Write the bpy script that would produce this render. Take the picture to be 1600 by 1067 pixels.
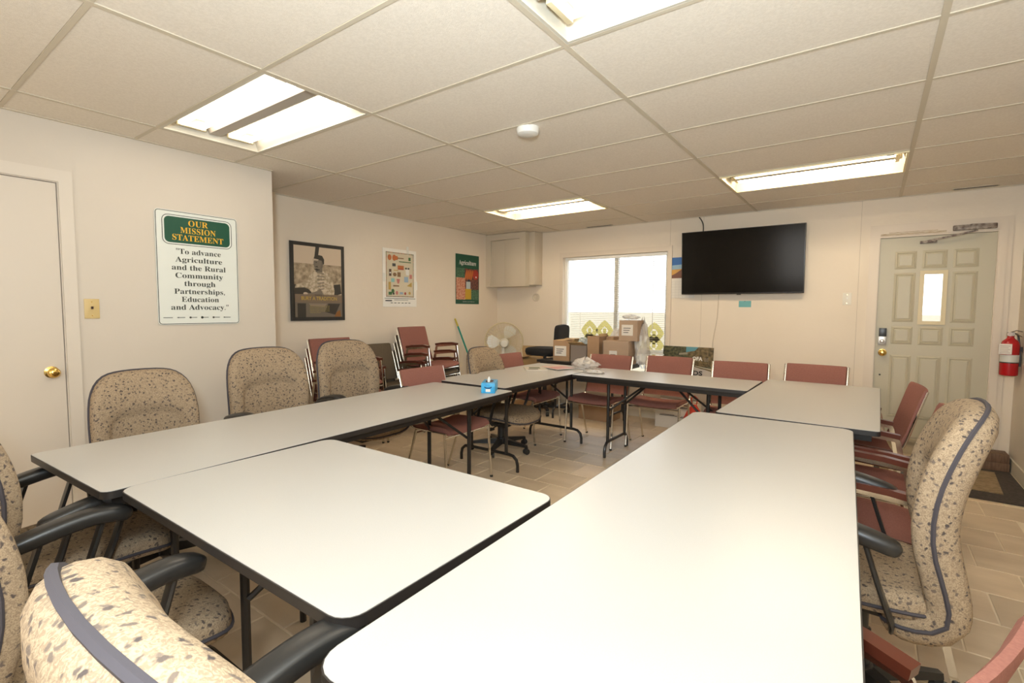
import bpy, math, random
from mathutils import Vector, Matrix
R = math.radians
random.seed(7)
for o in list(bpy.data.objects): bpy.data.objects.remove(o)
S = bpy.context.scene
C = S.collection

# ------------------------------------------------------------------ camera, world, lights, exposure
YAW, PITCH, ROLL = 0.62814, 0.06565, 0.00634
f_ = Vector((-math.sin(YAW)*math.cos(PITCH), math.cos(YAW)*math.cos(PITCH), -math.sin(PITCH)))
r_ = Vector((math.cos(YAW), math.sin(YAW), 0))
u_ = r_.cross(f_)
r2 = r_*math.cos(ROLL)+u_*math.sin(ROLL); u2 = -r_*math.sin(ROLL)+u_*math.cos(ROLL)
cam = bpy.data.cameras.new('camera'); co = bpy.data.objects.new('camera', cam); C.objects.link(co)
cam.sensor_width = 36; cam.lens = 773.4/1600*36; cam.clip_start = 0.02
m = Matrix((r2, u2, -f_)).transposed().to_4x4(); m.translation = Vector((1.054, -1.8086, 1.34))
co.matrix_world = m
S.camera = co
S.view_settings.view_transform = 'Standard'; S.view_settings.look = 'None'
S.view_settings.gamma = 1; S.view_settings.exposure = 0.10
S.view_settings.use_curve_mapping = False
S.cycles.use_denoising = True
S.cycles.max_bounces = 8; S.cycles.diffuse_bounces = 5; S.cycles.sample_clamp_indirect = 8

w = bpy.data.worlds.new('overcast'); S.world = w; w.use_nodes = True
w.node_tree.nodes['Background'].inputs[0].default_value = (0.92, 0.96, 1, 1)
w.node_tree.nodes['Background'].inputs[1].default_value = 3.2

TUBE, TUBE_FAR = 8.0, 40.0          # emission of the ceiling tubes
def area(name, loc, aim, size, power, col):
    l = bpy.data.lights.new(name, 'AREA'); l.shape = 'RECTANGLE'; l.size, l.size_y = size
    l.energy = power; l.color = col
    o = bpy.data.objects.new(name, l); C.objects.link(o); o.location = loc
    o.rotation_euler = (Vector(aim)-Vector(loc)).to_track_quat('-Z', 'Y').to_euler()
    return o
# the photographer's flash head beside the camera and an unseen fill light added behind it
area('flash_lamp', (1.15, -2.05, 1.62), (0.75, -1.2, 2.9), (0.25, 0.25), 90, (0.80, 0.92, 1.0))
area('flash_fill', (0.95, -2.0, 1.75), (-0.4, 0.2, 0.6), (0.30, 0.30), 24, (0.80, 0.92, 1.0))
area('added_rear_fill', (0.2, -4.4, 1.5), (-0.5, 3, 1.2), (2.2, 1.2), 34, (1, 0.97, 0.92))

# ------------------------------------------------------------------ materials
MATS = {}
def mat(name, col, rough=.6, metal=0, emit=0, spec=None, alpha=None):
    if name in MATS: return MATS[name]
    m = bpy.data.materials.new(name); m.use_nodes = True
    b = m.node_tree.nodes['Principled BSDF']
    b.inputs['Base Color'].default_value = (*col, 1); b.inputs['Roughness'].default_value = rough
    b.inputs['Metallic'].default_value = metal
    if spec is not None: b.inputs['Specular IOR Level'].default_value = spec
    if emit: b.inputs['Emission Color'].default_value = (*col, 1); b.inputs['Emission Strength'].default_value = emit
    if alpha is not None: b.inputs['Alpha'].default_value = alpha
    MATS[name] = m; return m
def noisy(name, c1, c2, scale, rough=.7, bump=0, detail=4, lo=.35, hi=.65, stretch=(1,1,1), bscale=None, spec=None):
    m = mat(name, c1, rough, spec=spec); nt = m.node_tree; N = nt.nodes; L = nt.links; b = N['Principled BSDF']
    tc = N.new('ShaderNodeTexCoord'); mp = N.new('ShaderNodeMapping'); mp.inputs['Scale'].default_value = stretch
    L.new(tc.outputs['Object'], mp.inputs[0])
    n = N.new('ShaderNodeTexNoise'); n.inputs['Scale'].default_value = scale; n.inputs['Detail'].default_value = detail
    L.new(mp.outputs[0], n.inputs['Vector'])
    r = N.new('ShaderNodeValToRGB'); r.color_ramp.elements[0].position = lo; r.color_ramp.elements[1].position = hi
    r.color_ramp.elements[0].color = (*c1, 1); r.color_ramp.elements[1].color = (*c2, 1)
    L.new(n.outputs['Fac'], r.inputs[0]); L.new(r.outputs[0], b.inputs['Base Color'])
    if bump:
        n2 = N.new('ShaderNodeTexNoise'); n2.inputs['Scale'].default_value = bscale or scale*6
        L.new(mp.outputs[0], n2.inputs['Vector'])
        bp = N.new('ShaderNodeBump'); bp.inputs['Strength'].default_value = bump; bp.inputs['Distance'].default_value = .004
        L.new(n2.outputs['Fac'], bp.inputs['Height']); L.new(bp.outputs[0], b.inputs['Normal'])
    return m
WALL = noisy('wall_paint', (.62,.55,.46), (.65,.58,.49), 1.2, .6, .08, bscale=60)
WALLB = noisy('wall_paint_textured', (.76,.66,.53), (.79,.69,.56), 1.5, .6, .25, bscale=25)
TRIM = mat('trim_paint', (.72,.62,.50), .45)
CEILT = noisy('ceiling_tile', (.76,.69,.59), (.82,.75,.65), 90, .9, .25, detail=3, bscale=260)
BAR = mat('ceiling_bar_paint', (.60,.53,.41), .5)
GROUT = mat('grout', (.80,.68,.50), .8)
def tilemat():
    m = noisy('floor_tile', (.60,.47,.32), (.74,.60,.43), 3, .40, .05, detail=6, lo=.3, hi=.75, stretch=(1,2.5,1), bscale=12)
    nt = m.node_tree; N = nt.nodes; L = nt.links
    g = N.new('ShaderNodeNewGeometry')
    mx = N.new('ShaderNodeMix'); mx.data_type = 'RGBA'; mx.blend_type = 'MULTIPLY'; mx.inputs[0].default_value = 1
    oi = N.new('ShaderNodeObjectInfo'); mr = N.new('ShaderNodeMapRange')
    mr.inputs[3].default_value = .86; mr.inputs[4].default_value = 1.06
    L.new(oi.outputs['Random'], mr.inputs[0])
    b = N['Principled BSDF']; src = b.inputs['Base Color'].links[0].from_socket
    L.new(src, mx.inputs[6]); L.new(mr.outputs[0], mx.inputs[7]); L.new(mx.outputs[2], b.inputs['Base Color'])
    tc = [n for n in N if n.type == 'TEX_COORD'][0]; mp = [n for n in N if n.type == 'MAPPING'][0]
    va = N.new('ShaderNodeVectorMath'); va.operation = 'ADD'
    vs = N.new('ShaderNodeVectorMath'); vs.operation = 'SCALE'; vs.inputs[3].default_value = 37.0
    cb = N.new('ShaderNodeCombineXYZ'); L.new(oi.outputs['Random'], cb.inputs[0]); L.new(oi.outputs['Random'], cb.inputs[1])
    L.new(cb.outputs[0], vs.inputs[0]); L.new(tc.outputs['Object'], va.inputs[0]); L.new(vs.outputs[0], va.inputs[1])
    L.new(va.outputs[0], mp.inputs[0])
    return m
TILE = tilemat()
LAMI = noisy('laminate', (.485,.468,.44), (.515,.498,.47), 400, .33, 0, detail=2)
BLK = mat('black_edge', (.022,.018,.016), .45)
BLKM = mat('black_metal', (.018,.015,.013), .35)
BPLA = mat('black_plastic', (.02,.019,.018), .32)
CHR = mat('chrome', (.80,.76,.68), .18, 1)
BRASS = mat('brass', (.85,.58,.18), .18, 1)
WHITE = mat('white_plastic', (.80,.78,.72), .4)
WOODA = mat('arm_wood', (.10,.024,.012), .3)
def fabric(name, base, base2, fleck, fleck2, scale):
    m = mat(name, base, .9, spec=.15); nt = m.node_tree; N = nt.nodes; L = nt.links; b = N['Principled BSDF']
    tc = N.new('ShaderNodeTexCoord')
    w1 = N.new('ShaderNodeTexNoise'); w1.inputs['Scale'].default_value = scale*2.2; w1.inputs['Detail'].default_value = 3
    w1.inputs['Distortion'].default_value = 2.2
    L.new(tc.outputs['Object'], w1.inputs['Vector'])
    r1 = N.new('ShaderNodeValToRGB'); r1.color_ramp.elements[0].position = .42; r1.color_ramp.elements[1].position = .58
    r1.color_ramp.elements[0].color = (*base2, 1); r1.color_ramp.elements[1].color = (*base, 1)
    L.new(w1.outputs['Fac'], r1.inputs[0])
    # distorted cells: the small leaf shaped flecks
    dn = N.new('ShaderNodeTexNoise'); dn.inputs['Scale'].default_value = scale*1.3
    L.new(tc.outputs['Object'], dn.inputs['Vector'])
    mx = N.new('ShaderNodeMix'); mx.data_type = 'RGBA'; mx.inputs[0].default_value = .020
    L.new(tc.outputs['Object'], mx.inputs[6]); L.new(dn.outputs['Color'], mx.inputs[7])
    v = N.new('ShaderNodeTexVoronoi'); v.inputs['Scale'].default_value = scale; v.inputs['Randomness'].default_value = 1
    L.new(mx.outputs[2], v.inputs['Vector'])
    r2 = N.new('ShaderNodeValToRGB'); r2.color_ramp.elements[0].position = .22; r2.color_ramp.elements[1].position = .36
    r2.color_ramp.elements[0].color = (1,1,1,1); r2.color_ramp.elements[1].color = (0,0,0,1)
    L.new(v.outputs['Distance'], r2.inputs[0])
    fc = N.new('ShaderNodeMix'); fc.data_type = 'RGBA'; fc.inputs[6].default_value = (*fleck, 1); fc.inputs[7].default_value = (*fleck2, 1)
    sp = N.new('ShaderNodeSeparateColor'); L.new(v.outputs['Color'], sp.inputs[0]); L.new(sp.outputs[0], fc.inputs[0])
    m2 = N.new('ShaderNodeMix'); m2.data_type = 'RGBA'
    L.new(r2.outputs[0], m2.inputs[0]); L.new(r1.outputs[0], m2.inputs[6]); L.new(fc.outputs[2], m2.inputs[7])
    L.new(m2.outputs[2], b.inputs['Base Color'])
    bn = N.new('ShaderNodeTexNoise'); bn.inputs['Scale'].default_value = 420
    L.new(tc.outputs['Object'], bn.inputs['Vector'])
    bp = N.new('ShaderNodeBump'); bp.inputs['Strength'].default_value = .35; bp.inputs['Distance'].default_value = .002
    L.new(bn.outputs['Fac'], bp.inputs['Height']); L.new(bp.outputs[0], b.inputs['Normal'])
    return m
FAB = fabric('flecked_upholstery', (.385,.29,.19), (.26,.19,.125), (.075,.06,.055), (.17,.13,.10), 60)
PIPE = mat('piping', (.055,.048,.056), .8)
PINK = noisy('pink_fabric', (.26,.108,.085), (.30,.13,.10), 160, .85, .3, bscale=500, spec=.2)
OLIVE = noisy('olive_fabric', (.115,.085,.055), (.14,.105,.07), 160, .85, .3, bscale=500, spec=.2)
CARD = noisy('cardboard', (.36,.22,.12), (.40,.25,.14), 8, .8)
CARDIN = mat('cardboard_inside', (.52,.35,.17), .8)
PAPER = mat('paper', (.75,.70,.62), .7)

# ------------------------------------------------------------------ mesh builder
class MB:
    def __init__(s): s.v = []; s.f = []; s.mi = []; s.mats = []
    def add(s, vs, fs, mi=0):
        k = len(s.v); s.v += [tuple(p) for p in vs]; s.f += [tuple(i+k for i in f) for f in fs]; s.mi += [mi]*len(fs); return s
    def box(s, x0, y0, z0, x1, y1, z1, mi=0, M=None):
        vs = [Vector((x, y, z)) for x in (x0, x1) for y in (y0, y1) for z in (z0, z1)]
        if M is not None: vs = [M @ v for v in vs]
        return s.add(vs, [(0,1,3,2),(4,6,7,5),(0,4,5,1),(2,3,7,6),(0,2,6,4),(1,5,7,3)], mi)
    def prism(s, poly, z0, z1, mi=0, M=None):
        n = len(poly)
        vs = [Vector((x, y, z0)) for x, y in poly]+[Vector((x, y, z1)) for x, y in poly]
        if M is not None: vs = [M @ v for v in vs]
        fs = [tuple(range(n))[::-1], tuple(range(n, 2*n))]+[(i, (i+1) % n, n+(i+1) % n, n+i) for i in range(n)]
        return s.add(vs, fs, mi)
    def tube(s, path, r, n=8, closed=False, sec=None, up=None, caps=True, mi=0):
        """sweep a circle (or the section sec=(a,b) as a rounded bar, a along the side axis) along path"""
        P = [Vector(p) for p in path]; K = len(P)
        rs = r if isinstance(r, (list, tuple)) else [r]*K
        T = []
        for i in range(K):
            a = P[(i-1) % K] if (closed or i > 0) else P[i]; b = P[(i+1) % K] if (closed or i < K-1) else P[i]
            t = (b-a); T.append(t.normalized() if t.length > 1e-9 else Vector((0,0,1)))
        ref = Vector(up) if up else (Vector((0,0,1)) if abs(T[0].z) < .9 else Vector((1,0,0)))
        U = (ref-T[0]*ref.dot(T[0])).normalized(); rings = []
        for i in range(K):
            if up: U = (Vector(up)-T[i]*Vector(up).dot(T[i])).normalized()
            else:
                U = U-T[i]*U.dot(T[i]); U.normalize()
            V = T[i].cross(U)
            if sec:
                a, b = sec[0]*rs[i], sec[1]*rs[i]
                if n == 4: cs = [(a,b),(-a,b),(-a,-b),(a,-b)]
                else: cs = [(a*math.copysign(abs(math.cos(q))**.6, math.cos(q)), b*math.copysign(abs(math.sin(q))**.6, math.sin(q))) for q in [2*math.pi*j/n for j in range(n)]]
            else: cs = [(rs[i]*math.cos(2*math.pi*j/n), rs[i]*math.sin(2*math.pi*j/n)) for j in range(n)]
            rings.append([P[i]+V*x+U*y for x, y in cs])
        n = len(rings[0]); vs = [v for g in rings for v in g]; fs = []
        for i in range(K if closed else K-1):
            a = i*n; b = ((i+1) % K)*n
            fs += [(a+j, a+(j+1) % n, b+(j+1) % n, b+j) for j in range(n)]
        if not closed and caps: fs += [tuple(range(n))[::-1], tuple(range((K-1)*n, K*n))]
        return s.add(vs, fs, mi)
    def lathe(s, prof, n=24, M=None, mi=0):
        vs = []; fs = []; K = len(prof)
        for j in range(n):
            a = 2*math.pi*j/n
            vs += [Vector((p[0]*math.cos(a), p[0]*math.sin(a), p[1])) for p in prof]
        if M is not None: vs = [M @ v for v in vs]
        for j in range(n):
            k = (j+1) % n
            fs += [(j*K+i, k*K+i, k*K+i+1, j*K+i+1) for i in range(K-1)]
        fs += [tuple(j*K for j in range(n))[::-1], tuple(j*K+K-1 for j in range(n))]
        return s.add(vs, fs, mi)
    def rings(s, RR, closed_ends=True, mi=0):
        n = len(RR[0]); vs = [p for g in RR for p in g]; fs = []
        for i in range(len(RR)-1):
            a = i*n; b = a+n
            fs += [(a+j, a+(j+1) % n, b+(j+1) % n, b+j) for j in range(n)]
        if closed_ends:
            for idx, rev in ((0, True), (len(RR)-1, False)):
                c = sum((Vector(p) for p in RR[idx]), Vector())/n; vs.append(c); k = len(vs)-1; a = idx*n
                fs += [((a+(j+1) % n, a+j, k) if rev else (a+j, a+(j+1) % n, k)) for j in range(n)]
        return s.add(vs, fs, mi)
    def mesh(s, name, m, smooth=40):
        me = bpy.data.meshes.new(name); me.from_pydata(s.v, [], s.f)
        ms = m if isinstance(m, (list, tuple)) else [m]
        for q in ms: me.materials.append(q)
        if len(ms) > 1: me.polygons.foreach_set('material_index', s.mi)
        if smooth:
            me.polygons.foreach_set('use_smooth', [True]*len(me.polygons)); me.set_sharp_from_angle(angle=R(smooth))
        me.update(); return me
def obj(name, mb, m, parent=None, smooth=40, bevel=0):
    me = mb.mesh(name, m, smooth)
    if bevel:
        import bmesh
        b = bmesh.new(); b.from_mesh(me); bmesh.ops.bevel(b, geom=b.edges[:], offset=bevel, segments=2, affect='EDGES', profile=.6)
        b.to_mesh(me); b.free()
        me.polygons.foreach_set('use_smooth', [True]*len(me.polygons)); me.set_sharp_from_angle(angle=R(50))
    o = bpy.data.objects.new(name, me); C.objects.link(o)
    if parent: o.parent = parent
    return o
def tag(o, label, cat, group=None):
    o['label'] = label; o['category'] = cat
    if group: o['group'] = group
    return o
def thing(name, label, cat, loc=(0,0,0), rz=0, group=None, rot=None):
    o = bpy.data.objects.new(name, None); C.objects.link(o); o.empty_display_size = .1
    o.location = loc; o.rotation_euler = rot or (0, 0, R(rz))
    return tag(o, label, cat, group)
def struct(name, mb, m, parent=None, **k):
    o = obj(name, mb, m, parent, **k)
    if not parent: o['kind'] = 'structure'
    return o
def copy_tree(o, parent=None):
    c = o.copy(); C.objects.link(c)
    if parent: c.parent = parent
    for ch in list(o.children): copy_tree(ch, c)
    return c
def dup(o, loc, rz, label, group=None):
    c = copy_tree(o); c.location = loc; c.rotation_euler = (0, 0, R(rz)); c['label'] = label
    if group: c['group'] = group
    return c
def rrect(x0, y0, x1, y1, r, n=5):
    rr = r if isinstance(r, (list, tuple)) else [r]*4
    P = []
    for (cx, cy, a0, q) in ((x1, y0, -90, 0), (x1, y1, 0, 1), (x0, y1, 90, 2), (x0, y0, 180, 3)):
        k = rr[q]; cx2 = cx+(-k if cx == x1 else k); cy2 = cy+(-k if cy == y1 else k)
        for i in range(n+1):
            a = R(a0+90*i/n); P.append((cx2+k*math.cos(a), cy2+k*math.sin(a)))
    return P
def catmull(pts, n, closed=False):
    P = [Vector(p) for p in pts]; K = len(P); out = []
    segs = K if closed else K-1
    for i in range(n):
        t = i/(n if closed else n-1)*segs; k = min(int(t), segs-1); u = t-k
        g = (lambda j: P[j % K]) if closed else (lambda j: P[max(0, min(K-1, j))])
        a, b, c, d = g(k-1), g(k), g(k+1), g(k+2)
        out.append(.5*((2*b)+(c-a)*u+(2*a-5*b+4*c-d)*u*u+(3*b-a-3*c+d)*u*u*u))
    return out
def text(name, s, parent, w, h, org, mat_, basis=((1,0,0),(0,0,1)), align='CENTER', thick=0, bold=False, italic=0, mirror=False):
    """flat lettering fitted to width w and cap height h, its baseline centre (or left) at org in the parent's space"""
    if bold:
        q = ''
        for ch in s:
            if 'A' <= ch <= 'Z': q += chr(0x1D400+ord(ch)-65)
            elif 'a' <= ch <= 'z': q += chr(0x1D41A+ord(ch)-97)
            else: q += ch
        s = q
    cu = bpy.data.curves.new(name, 'FONT'); cu.body = s; cu.offset = thick; cu.resolution_u = 3; cu.shear = italic
    to = bpy.data.objects.new(name, cu); C.objects.link(to)
    bpy.context.view_layer.update()
    me = bpy.data.meshes.new_from_object(to.evaluated_get(bpy.context.evaluated_depsgraph_get()))
    bpy.data.objects.remove(to)
    xs = [v.co.x for v in me.vertices]
    if not xs: return None
    x0, x1 = min(xs), max(xs); sx = w/(x1-x0) if w else h/.7; sy = h/.7
    X, Y = Vector(basis[0]), Vector(basis[1]); O = Vector(org); cx = (x0+x1)/2 if align == 'CENTER' else x0
    for v in me.vertices:
        a = (v.co.x-cx)*sx*(-1 if mirror else 1)
        v.co = O+X*a+Y*(v.co.y*sy)
    me.materials.clear(); me.materials.append(mat_)
    me.name = name
    o = bpy.data.objects.new(name, me); C.objects.link(o); o.parent = parent
    return o

# ------------------------------------------------------------------ room shell
XL, XB, XR, YB, YF, YE, ZC = -3.53, -2.80, 2.06, 4.12, -4.6, .28, 2.406
T = .12
# floor slab (grout) and tiles
fl = struct('floor', MB().box(XL-T, YF-T, -.1, XR+T, YB+T, -.003), GROUT, smooth=0)
tx, ty, g = .305, .3055, .006
def tile_mesh():
    b = MB(); x, y = tx/2-g/2, ty/2-g/2; e = .003
    b.add([(-x,-y,-.004),(x,-y,-.004),(x,y,-.004),(-x,y,-.004),(-x,-y,-e),(x,-y,-e),(x,y,-e),(-x,y,-e),(-x+e,-y+e,0),(x-e,-y+e,0),(x-e,y-e,0),(-x+e,y-e,0)],
          [(0,1,5,4),(1,2,6,5),(2,3,7,6),(3,0,4,7),(4,5,9,8),(5,6,10,9),(6,7,11,10),(7,4,8,11),(8,9,10,11)])
    return b
tm = tile_mesh().mesh('floor_tile', TILE, 0)
rest = MB(); tb = tile_mesh(); cnt = 0
for k in range(-14, 17):
    yc = -.76+ty*(k+.5)
    if yc-ty/2 < YF or yc+ty/2 > YB+.02: continue
    off = (-1.03 if k % 2 else -.8825)
    for n in range(-10, 12):
        xc = off+tx*(n+.5)
        if xc+tx/2 > XR+.02 or xc-tx/2 < XL-.05: continue
        if yc < YE-.1 and xc-tx/2 < XB-.02: continue
        vis = (yc > -1.15 and xc > -2.3 and not (xc < .2 and yc > 4.0)) or (yc > -.2 and xc > 1)
        if vis and cnt < 298:
            o = bpy.data.objects.new('floor_tile', tm); C.objects.link(o); o.parent = fl; o.location = (xc, yc, 0); cnt += 1
        else:
            rest.add([(p[0]+xc, p[1]+yc, p[2]) for p in tb.v], tb.f)
o = obj('floor_tile_field', rest, TILE, fl, smooth=0); o['kind'] = 'stuff'

def wall_with_holes(name, x0, x1, z0, z1, y0, y1, holes, m):
    b = MB(); xs = x0
    for (hx0, hx1, hz0, hz1) in sorted(holes):
        b.box(xs, y0, z0, hx0, y1, z1)
        if hz0 > z0: b.box(hx0, y0, z0, hx1, y1, hz0)
        b.box(hx0, y0, hz1, hx1, y1, z1); xs = hx1
    b.box(xs, y0, z0, x1, y1, z1)
    return struct(name, b, m, smooth=0)
WX0, WX1, WZ0, WZ1 = -2.39, -.955, .50, 2.04
DX0, DX1, DZ0, DZ1 = 1.087, 1.898, .155, 2.03
back = wall_with_holes('wall_back', XL-T, XR+T, 0, ZC+.1, YB, YB+T, [(WX0, WX1, WZ0, WZ1), (DX0-.02, DX1+.02, 0, DZ1+.02)], WALLB)
struct('wall_left', MB().box(XL-T, YE, 0, XL, YB, ZC+.2), WALLB, smooth=0)
bd0, bd1, bdz = -1.84, -1.0, 2.053
b = MB(); b.box(XB-T, YF, 0, XB, bd0, ZC+.2); b.box(XB-T, bd0, bdz, XB, bd1, ZC+.2); b.box(XB-T, bd1, 0, XB, YE, ZC+.2); b.box(XL-T, YE-T, 0, XB-T, YE, ZC+.2)
struct('wall_left_near', b, WALL, smooth=0)
struct('wall_right', MB().box(XR, YF, 0, XR+T, YB, ZC+.2), WALL, smooth=0)
struct('wall_rear', MB().box(XL-T, YF-T, 0, XR+T, YF, ZC+.2), WALL, smooth=0)
# faint vertical panel seam battens of the back wall
b = MB()
for x in (-.93, -.55, .93): b.box(x-.0015, YB-.0015, .1, x+.0015, YB, ZC)
struct('trim_4', b, mat('seam', (.52,.44,.34), .7), smooth=0)
# ceiling: slab, T bars, 2x4 tiles, each tile a part
G = .6096
ce = struct('ceiling', MB().box(XL-T, YF-T, ZC+.12, XR+T, YB+T, ZC+.2), mat('plenum', (.25,.22,.18), .9), smooth=0)
LIGHTS = {(-2, -1), (-2, 4), (0, 4), (0, -1), (-2, -6), (0, -6)}
b = MB(); bw = .012
xs = [k*2*G for k in range(-2, 2)]+[]
for x in xs: b.box(x-bw, YF, ZC-.003, x+bw, YB, ZC+.02)
k = math.ceil(YF/G)
while k*G < YB:
    for (xa, xb) in [(-6, -4), (-4, -2), (-2, 0), (0, 2), (2, 4)]:
        xa = max(xa*G+bw, XL); xb = min(xb*G-bw, XR)
        b.box(xa, k*G-bw*.8, ZC-.0025, xb, k*G+bw*.8, ZC+.02)
    k += 1
b.box(XL, YB-.02, ZC-.004, XR, YB, ZC+.01); b.box(XR-.02, YF, ZC-.004, XR, YB-.02, ZC+.01); b.box(XL, YE, ZC-.004, XL+.02, YB-.02, ZC+.01)
b.box(XB, YF, ZC-.004, XB+.02, YE, ZC+.01)
struct('ceiling_grid', b, BAR, ce, smooth=0)
cells = {}
for i, (xa, xb) in enumerate([(XL, -4*G), (-4*G, -2*G), (-2*G, 0), (0, 2*G), (2*G, XR)]):
    for j in range(math.floor(YF/G), math.ceil(YB/G)):
        ci = i-3   # cell index: 0 is x 0..1.22
        ya, yb = max(j*G, YF), min((j+1)*G, YB)
        if (ci, j) in LIGHTS: continue
        if yb-ya < .03: continue
        b = MB(); e = .011
        b.box(xa+e, ya+e, ZC+.001, xb-e, yb-e, ZC+.011)
        obj('ceiling_tile', b, CEILT, ce, smooth=0)

# ------------------------------------------------------------------ troffers
def tube_mat(name, e, c):
    m = bpy.data.materials.new(name); m.use_nodes = True
    nb = m.node_tree.nodes['Principled BSDF']; nb.inputs['Base Color'].default_value = (1,.95,.85,1)
    nb.inputs['Emission Color'].default_value = (*c,1); nb.inputs['Emission Strength'].default_value = e
    return m
TUBEM = [tube_mat('lit_tube', TUBE, (1,.90,.76)), tube_mat('lit_tube_bright', TUBE_FAR, (1,.84,.62))]
HOUS = mat('troffer_white', (.60,.56,.47), .5); CREAM = mat('troffer_frame', (.80,.70,.45), .4)
SOCK = mat('lamp_socket', (.75,.65,.42), .4); COVER = mat('ballast_cover', (.42,.38,.33), .35)
def troffer(label, framed):
    t = thing('ceiling_light', label, 'ceiling light', group='fluorescent ceiling lights')
    L, W, D = 2*G-.024, G-.02, .085     # local: centre of the opening, z up into the ceiling
    b = MB(); h = L/2; q = W/2; s = .05
    b.add([(-h,-q,0),(h,-q,0),(h,q,0),(-h,q,0),(-h+.02,-q+s,D),(h-.02,-q+s,D),(h-.02,q-s,D),(-h+.02,q-s,D)],
          [(0,4,5,1),(1,5,6,2),(2,6,7,3),(3,7,4,0),(4,7,6,5)])
    b.add([(-h,-q,.002),(h,-q,.002),(h,q,.002),(-h,q,.002),(-h+.02,-q+s,D+.004),(h-.02,-q+s,D+.004),(h-.02,q-s,D+.004),(-h+.02,q-s,D+.004)],
          [(0,1,5,4),(1,2,6,5),(2,3,7,6),(3,0,4,7),(4,5,6,7)])
    obj('housing', b, HOUS, t, smooth=0)
    b = MB(); e = .014; z0, z1 = (-.012, -.001) if framed else (-.002, .004)
    for (a0, c0, a1, c1) in ((-h, -q, h, -q+e), (-h, q-e, h, q), (-h, -q+e, -h+e, q-e), (h-e, -q+e, h, q-e)): b.box(a0, c0, z0, a1, c1, z1)
    obj('frame', b, CREAM if framed else HOUS, t, smooth=0)
    ys = (-.2, -.09, .09, .2) if not framed else (-.12, .12)
    for y in ys:
        b = MB(); b.tube([(-h+.07, y, .045), (h-.07, y, .045)], .0165, 10)
        obj('lamp_tube', b, TUBEM[1 if framed else 0], t)
    for sx in (-1, 1):
        for yc in ((-.145, .145) if not framed else (0,)):
            wq = .10 if not framed else .16
            b = MB(); b.box(sx*(h-.055)-.012, yc-wq/2-.03, .028, sx*(h-.055)+.012, yc+wq/2+.03, .084)
            obj('socket', b, SOCK, t, smooth=0, bevel=.003)
    b = MB(); b.prism([(-.035, .03), (.035, .03), (.055, .084), (-.055, .084)], -h+.03, h-.03, M=Matrix(((0,0,1,0),(1,0,0,0),(0,1,0,0),(0,0,0,1))))
    obj('ballast_cover', b, COVER if not framed else HOUS, t, smooth=0)
    if framed:
        for sx in (-1, 1):
            b = MB(); b.box(sx*(h-.10)-.02, -q+.001, -.015, sx*(h-.10)+.02, -q+.012, -.0125); obj('latch', b, BLKM, t, smooth=0)
    return t
tl1 = troffer('open fluorescent ceiling light with four bare tubes above the mission statement wall', False)
tl1['label'] = 'open ceiling light with bare tubes, the left one near the mission statement sign'
tl1.location = (-3*G, -.5*G, ZC)
tl4 = dup(tl1, (G, -.5*G, ZC), 0, 'brightest ceiling light, cut by the top edge of the photo')
tl2 = troffer('small far ceiling light with a cream frame, in front of the window', True); tl2.location = (-3*G, 4.5*G, ZC)
tl3 = dup(tl2, (G, 4.5*G, ZC), 0, 'long cream framed ceiling light in front of the television and door')
dup(tl1, (-3*G, -5.5*G, ZC), 0, 'open ceiling light behind the camera, on the left')
dup(tl1, (G, -5.5*G, ZC), 0, 'open ceiling light behind the camera, on the right')

# ------------------------------------------------------------------ window, blinds, outside
gl = mat('glass', (1,1,1), .02); gl.node_tree.nodes['Principled BSDF'].inputs['Transmission Weight'].default_value = 1
gl.node_tree.nodes['Principled BSDF'].inputs['IOR'].default_value = 1.02
wn = MB(); f = .035; y0, y1 = YB+.05, YB+.10
for (a, c, d, e) in ((WX0, WZ0, WX0+f, WZ1), (WX1-f, WZ0, WX1, WZ1), (WX0+f, WZ0, WX1-f, WZ0+f), (WX0+f, WZ1-f, WX1-f, WZ1), (WX0+f, .79, WX1-f, .83), (-1.66, .83, -1.61, WZ1-f)):
    wn.box(a, y0, c, d, y1, e)
win = struct('window_1', wn, mat('window_vinyl', (.80,.78,.72), .35), smooth=0)
for (a, c, d, e) in ((WX0+f, .83, -1.66, WZ1-f), (-1.61, .83, WX1-f, WZ1-f), (WX0+f, WZ0+f, WX1-f, .79)):
    b = MB(); b.box(a, YB+.074, c, d, YB+.078, e); obj('pane', b, gl, win, smooth=0)
b = MB(); b.box(WX0-.0, YB-.06, .795, WX1+.0, YB+.05, .812); obj('window_sill', b, WHITE, win, smooth=0)
b = MB()
for (a, c, d, e) in ((WX0-.055, WZ0-.05, WX0, WZ1+.065), (WX1, WZ0-.05, WX1+.055, WZ1+.065), (WX0, WZ1, WX1, WZ1+.065), (WX0, WZ0-.05, WX1, WZ0)):
    b.box(a, YB-.014, c, d, YB-.001, e)
obj('window_casing', b, TRIM, win, smooth=0)
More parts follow.
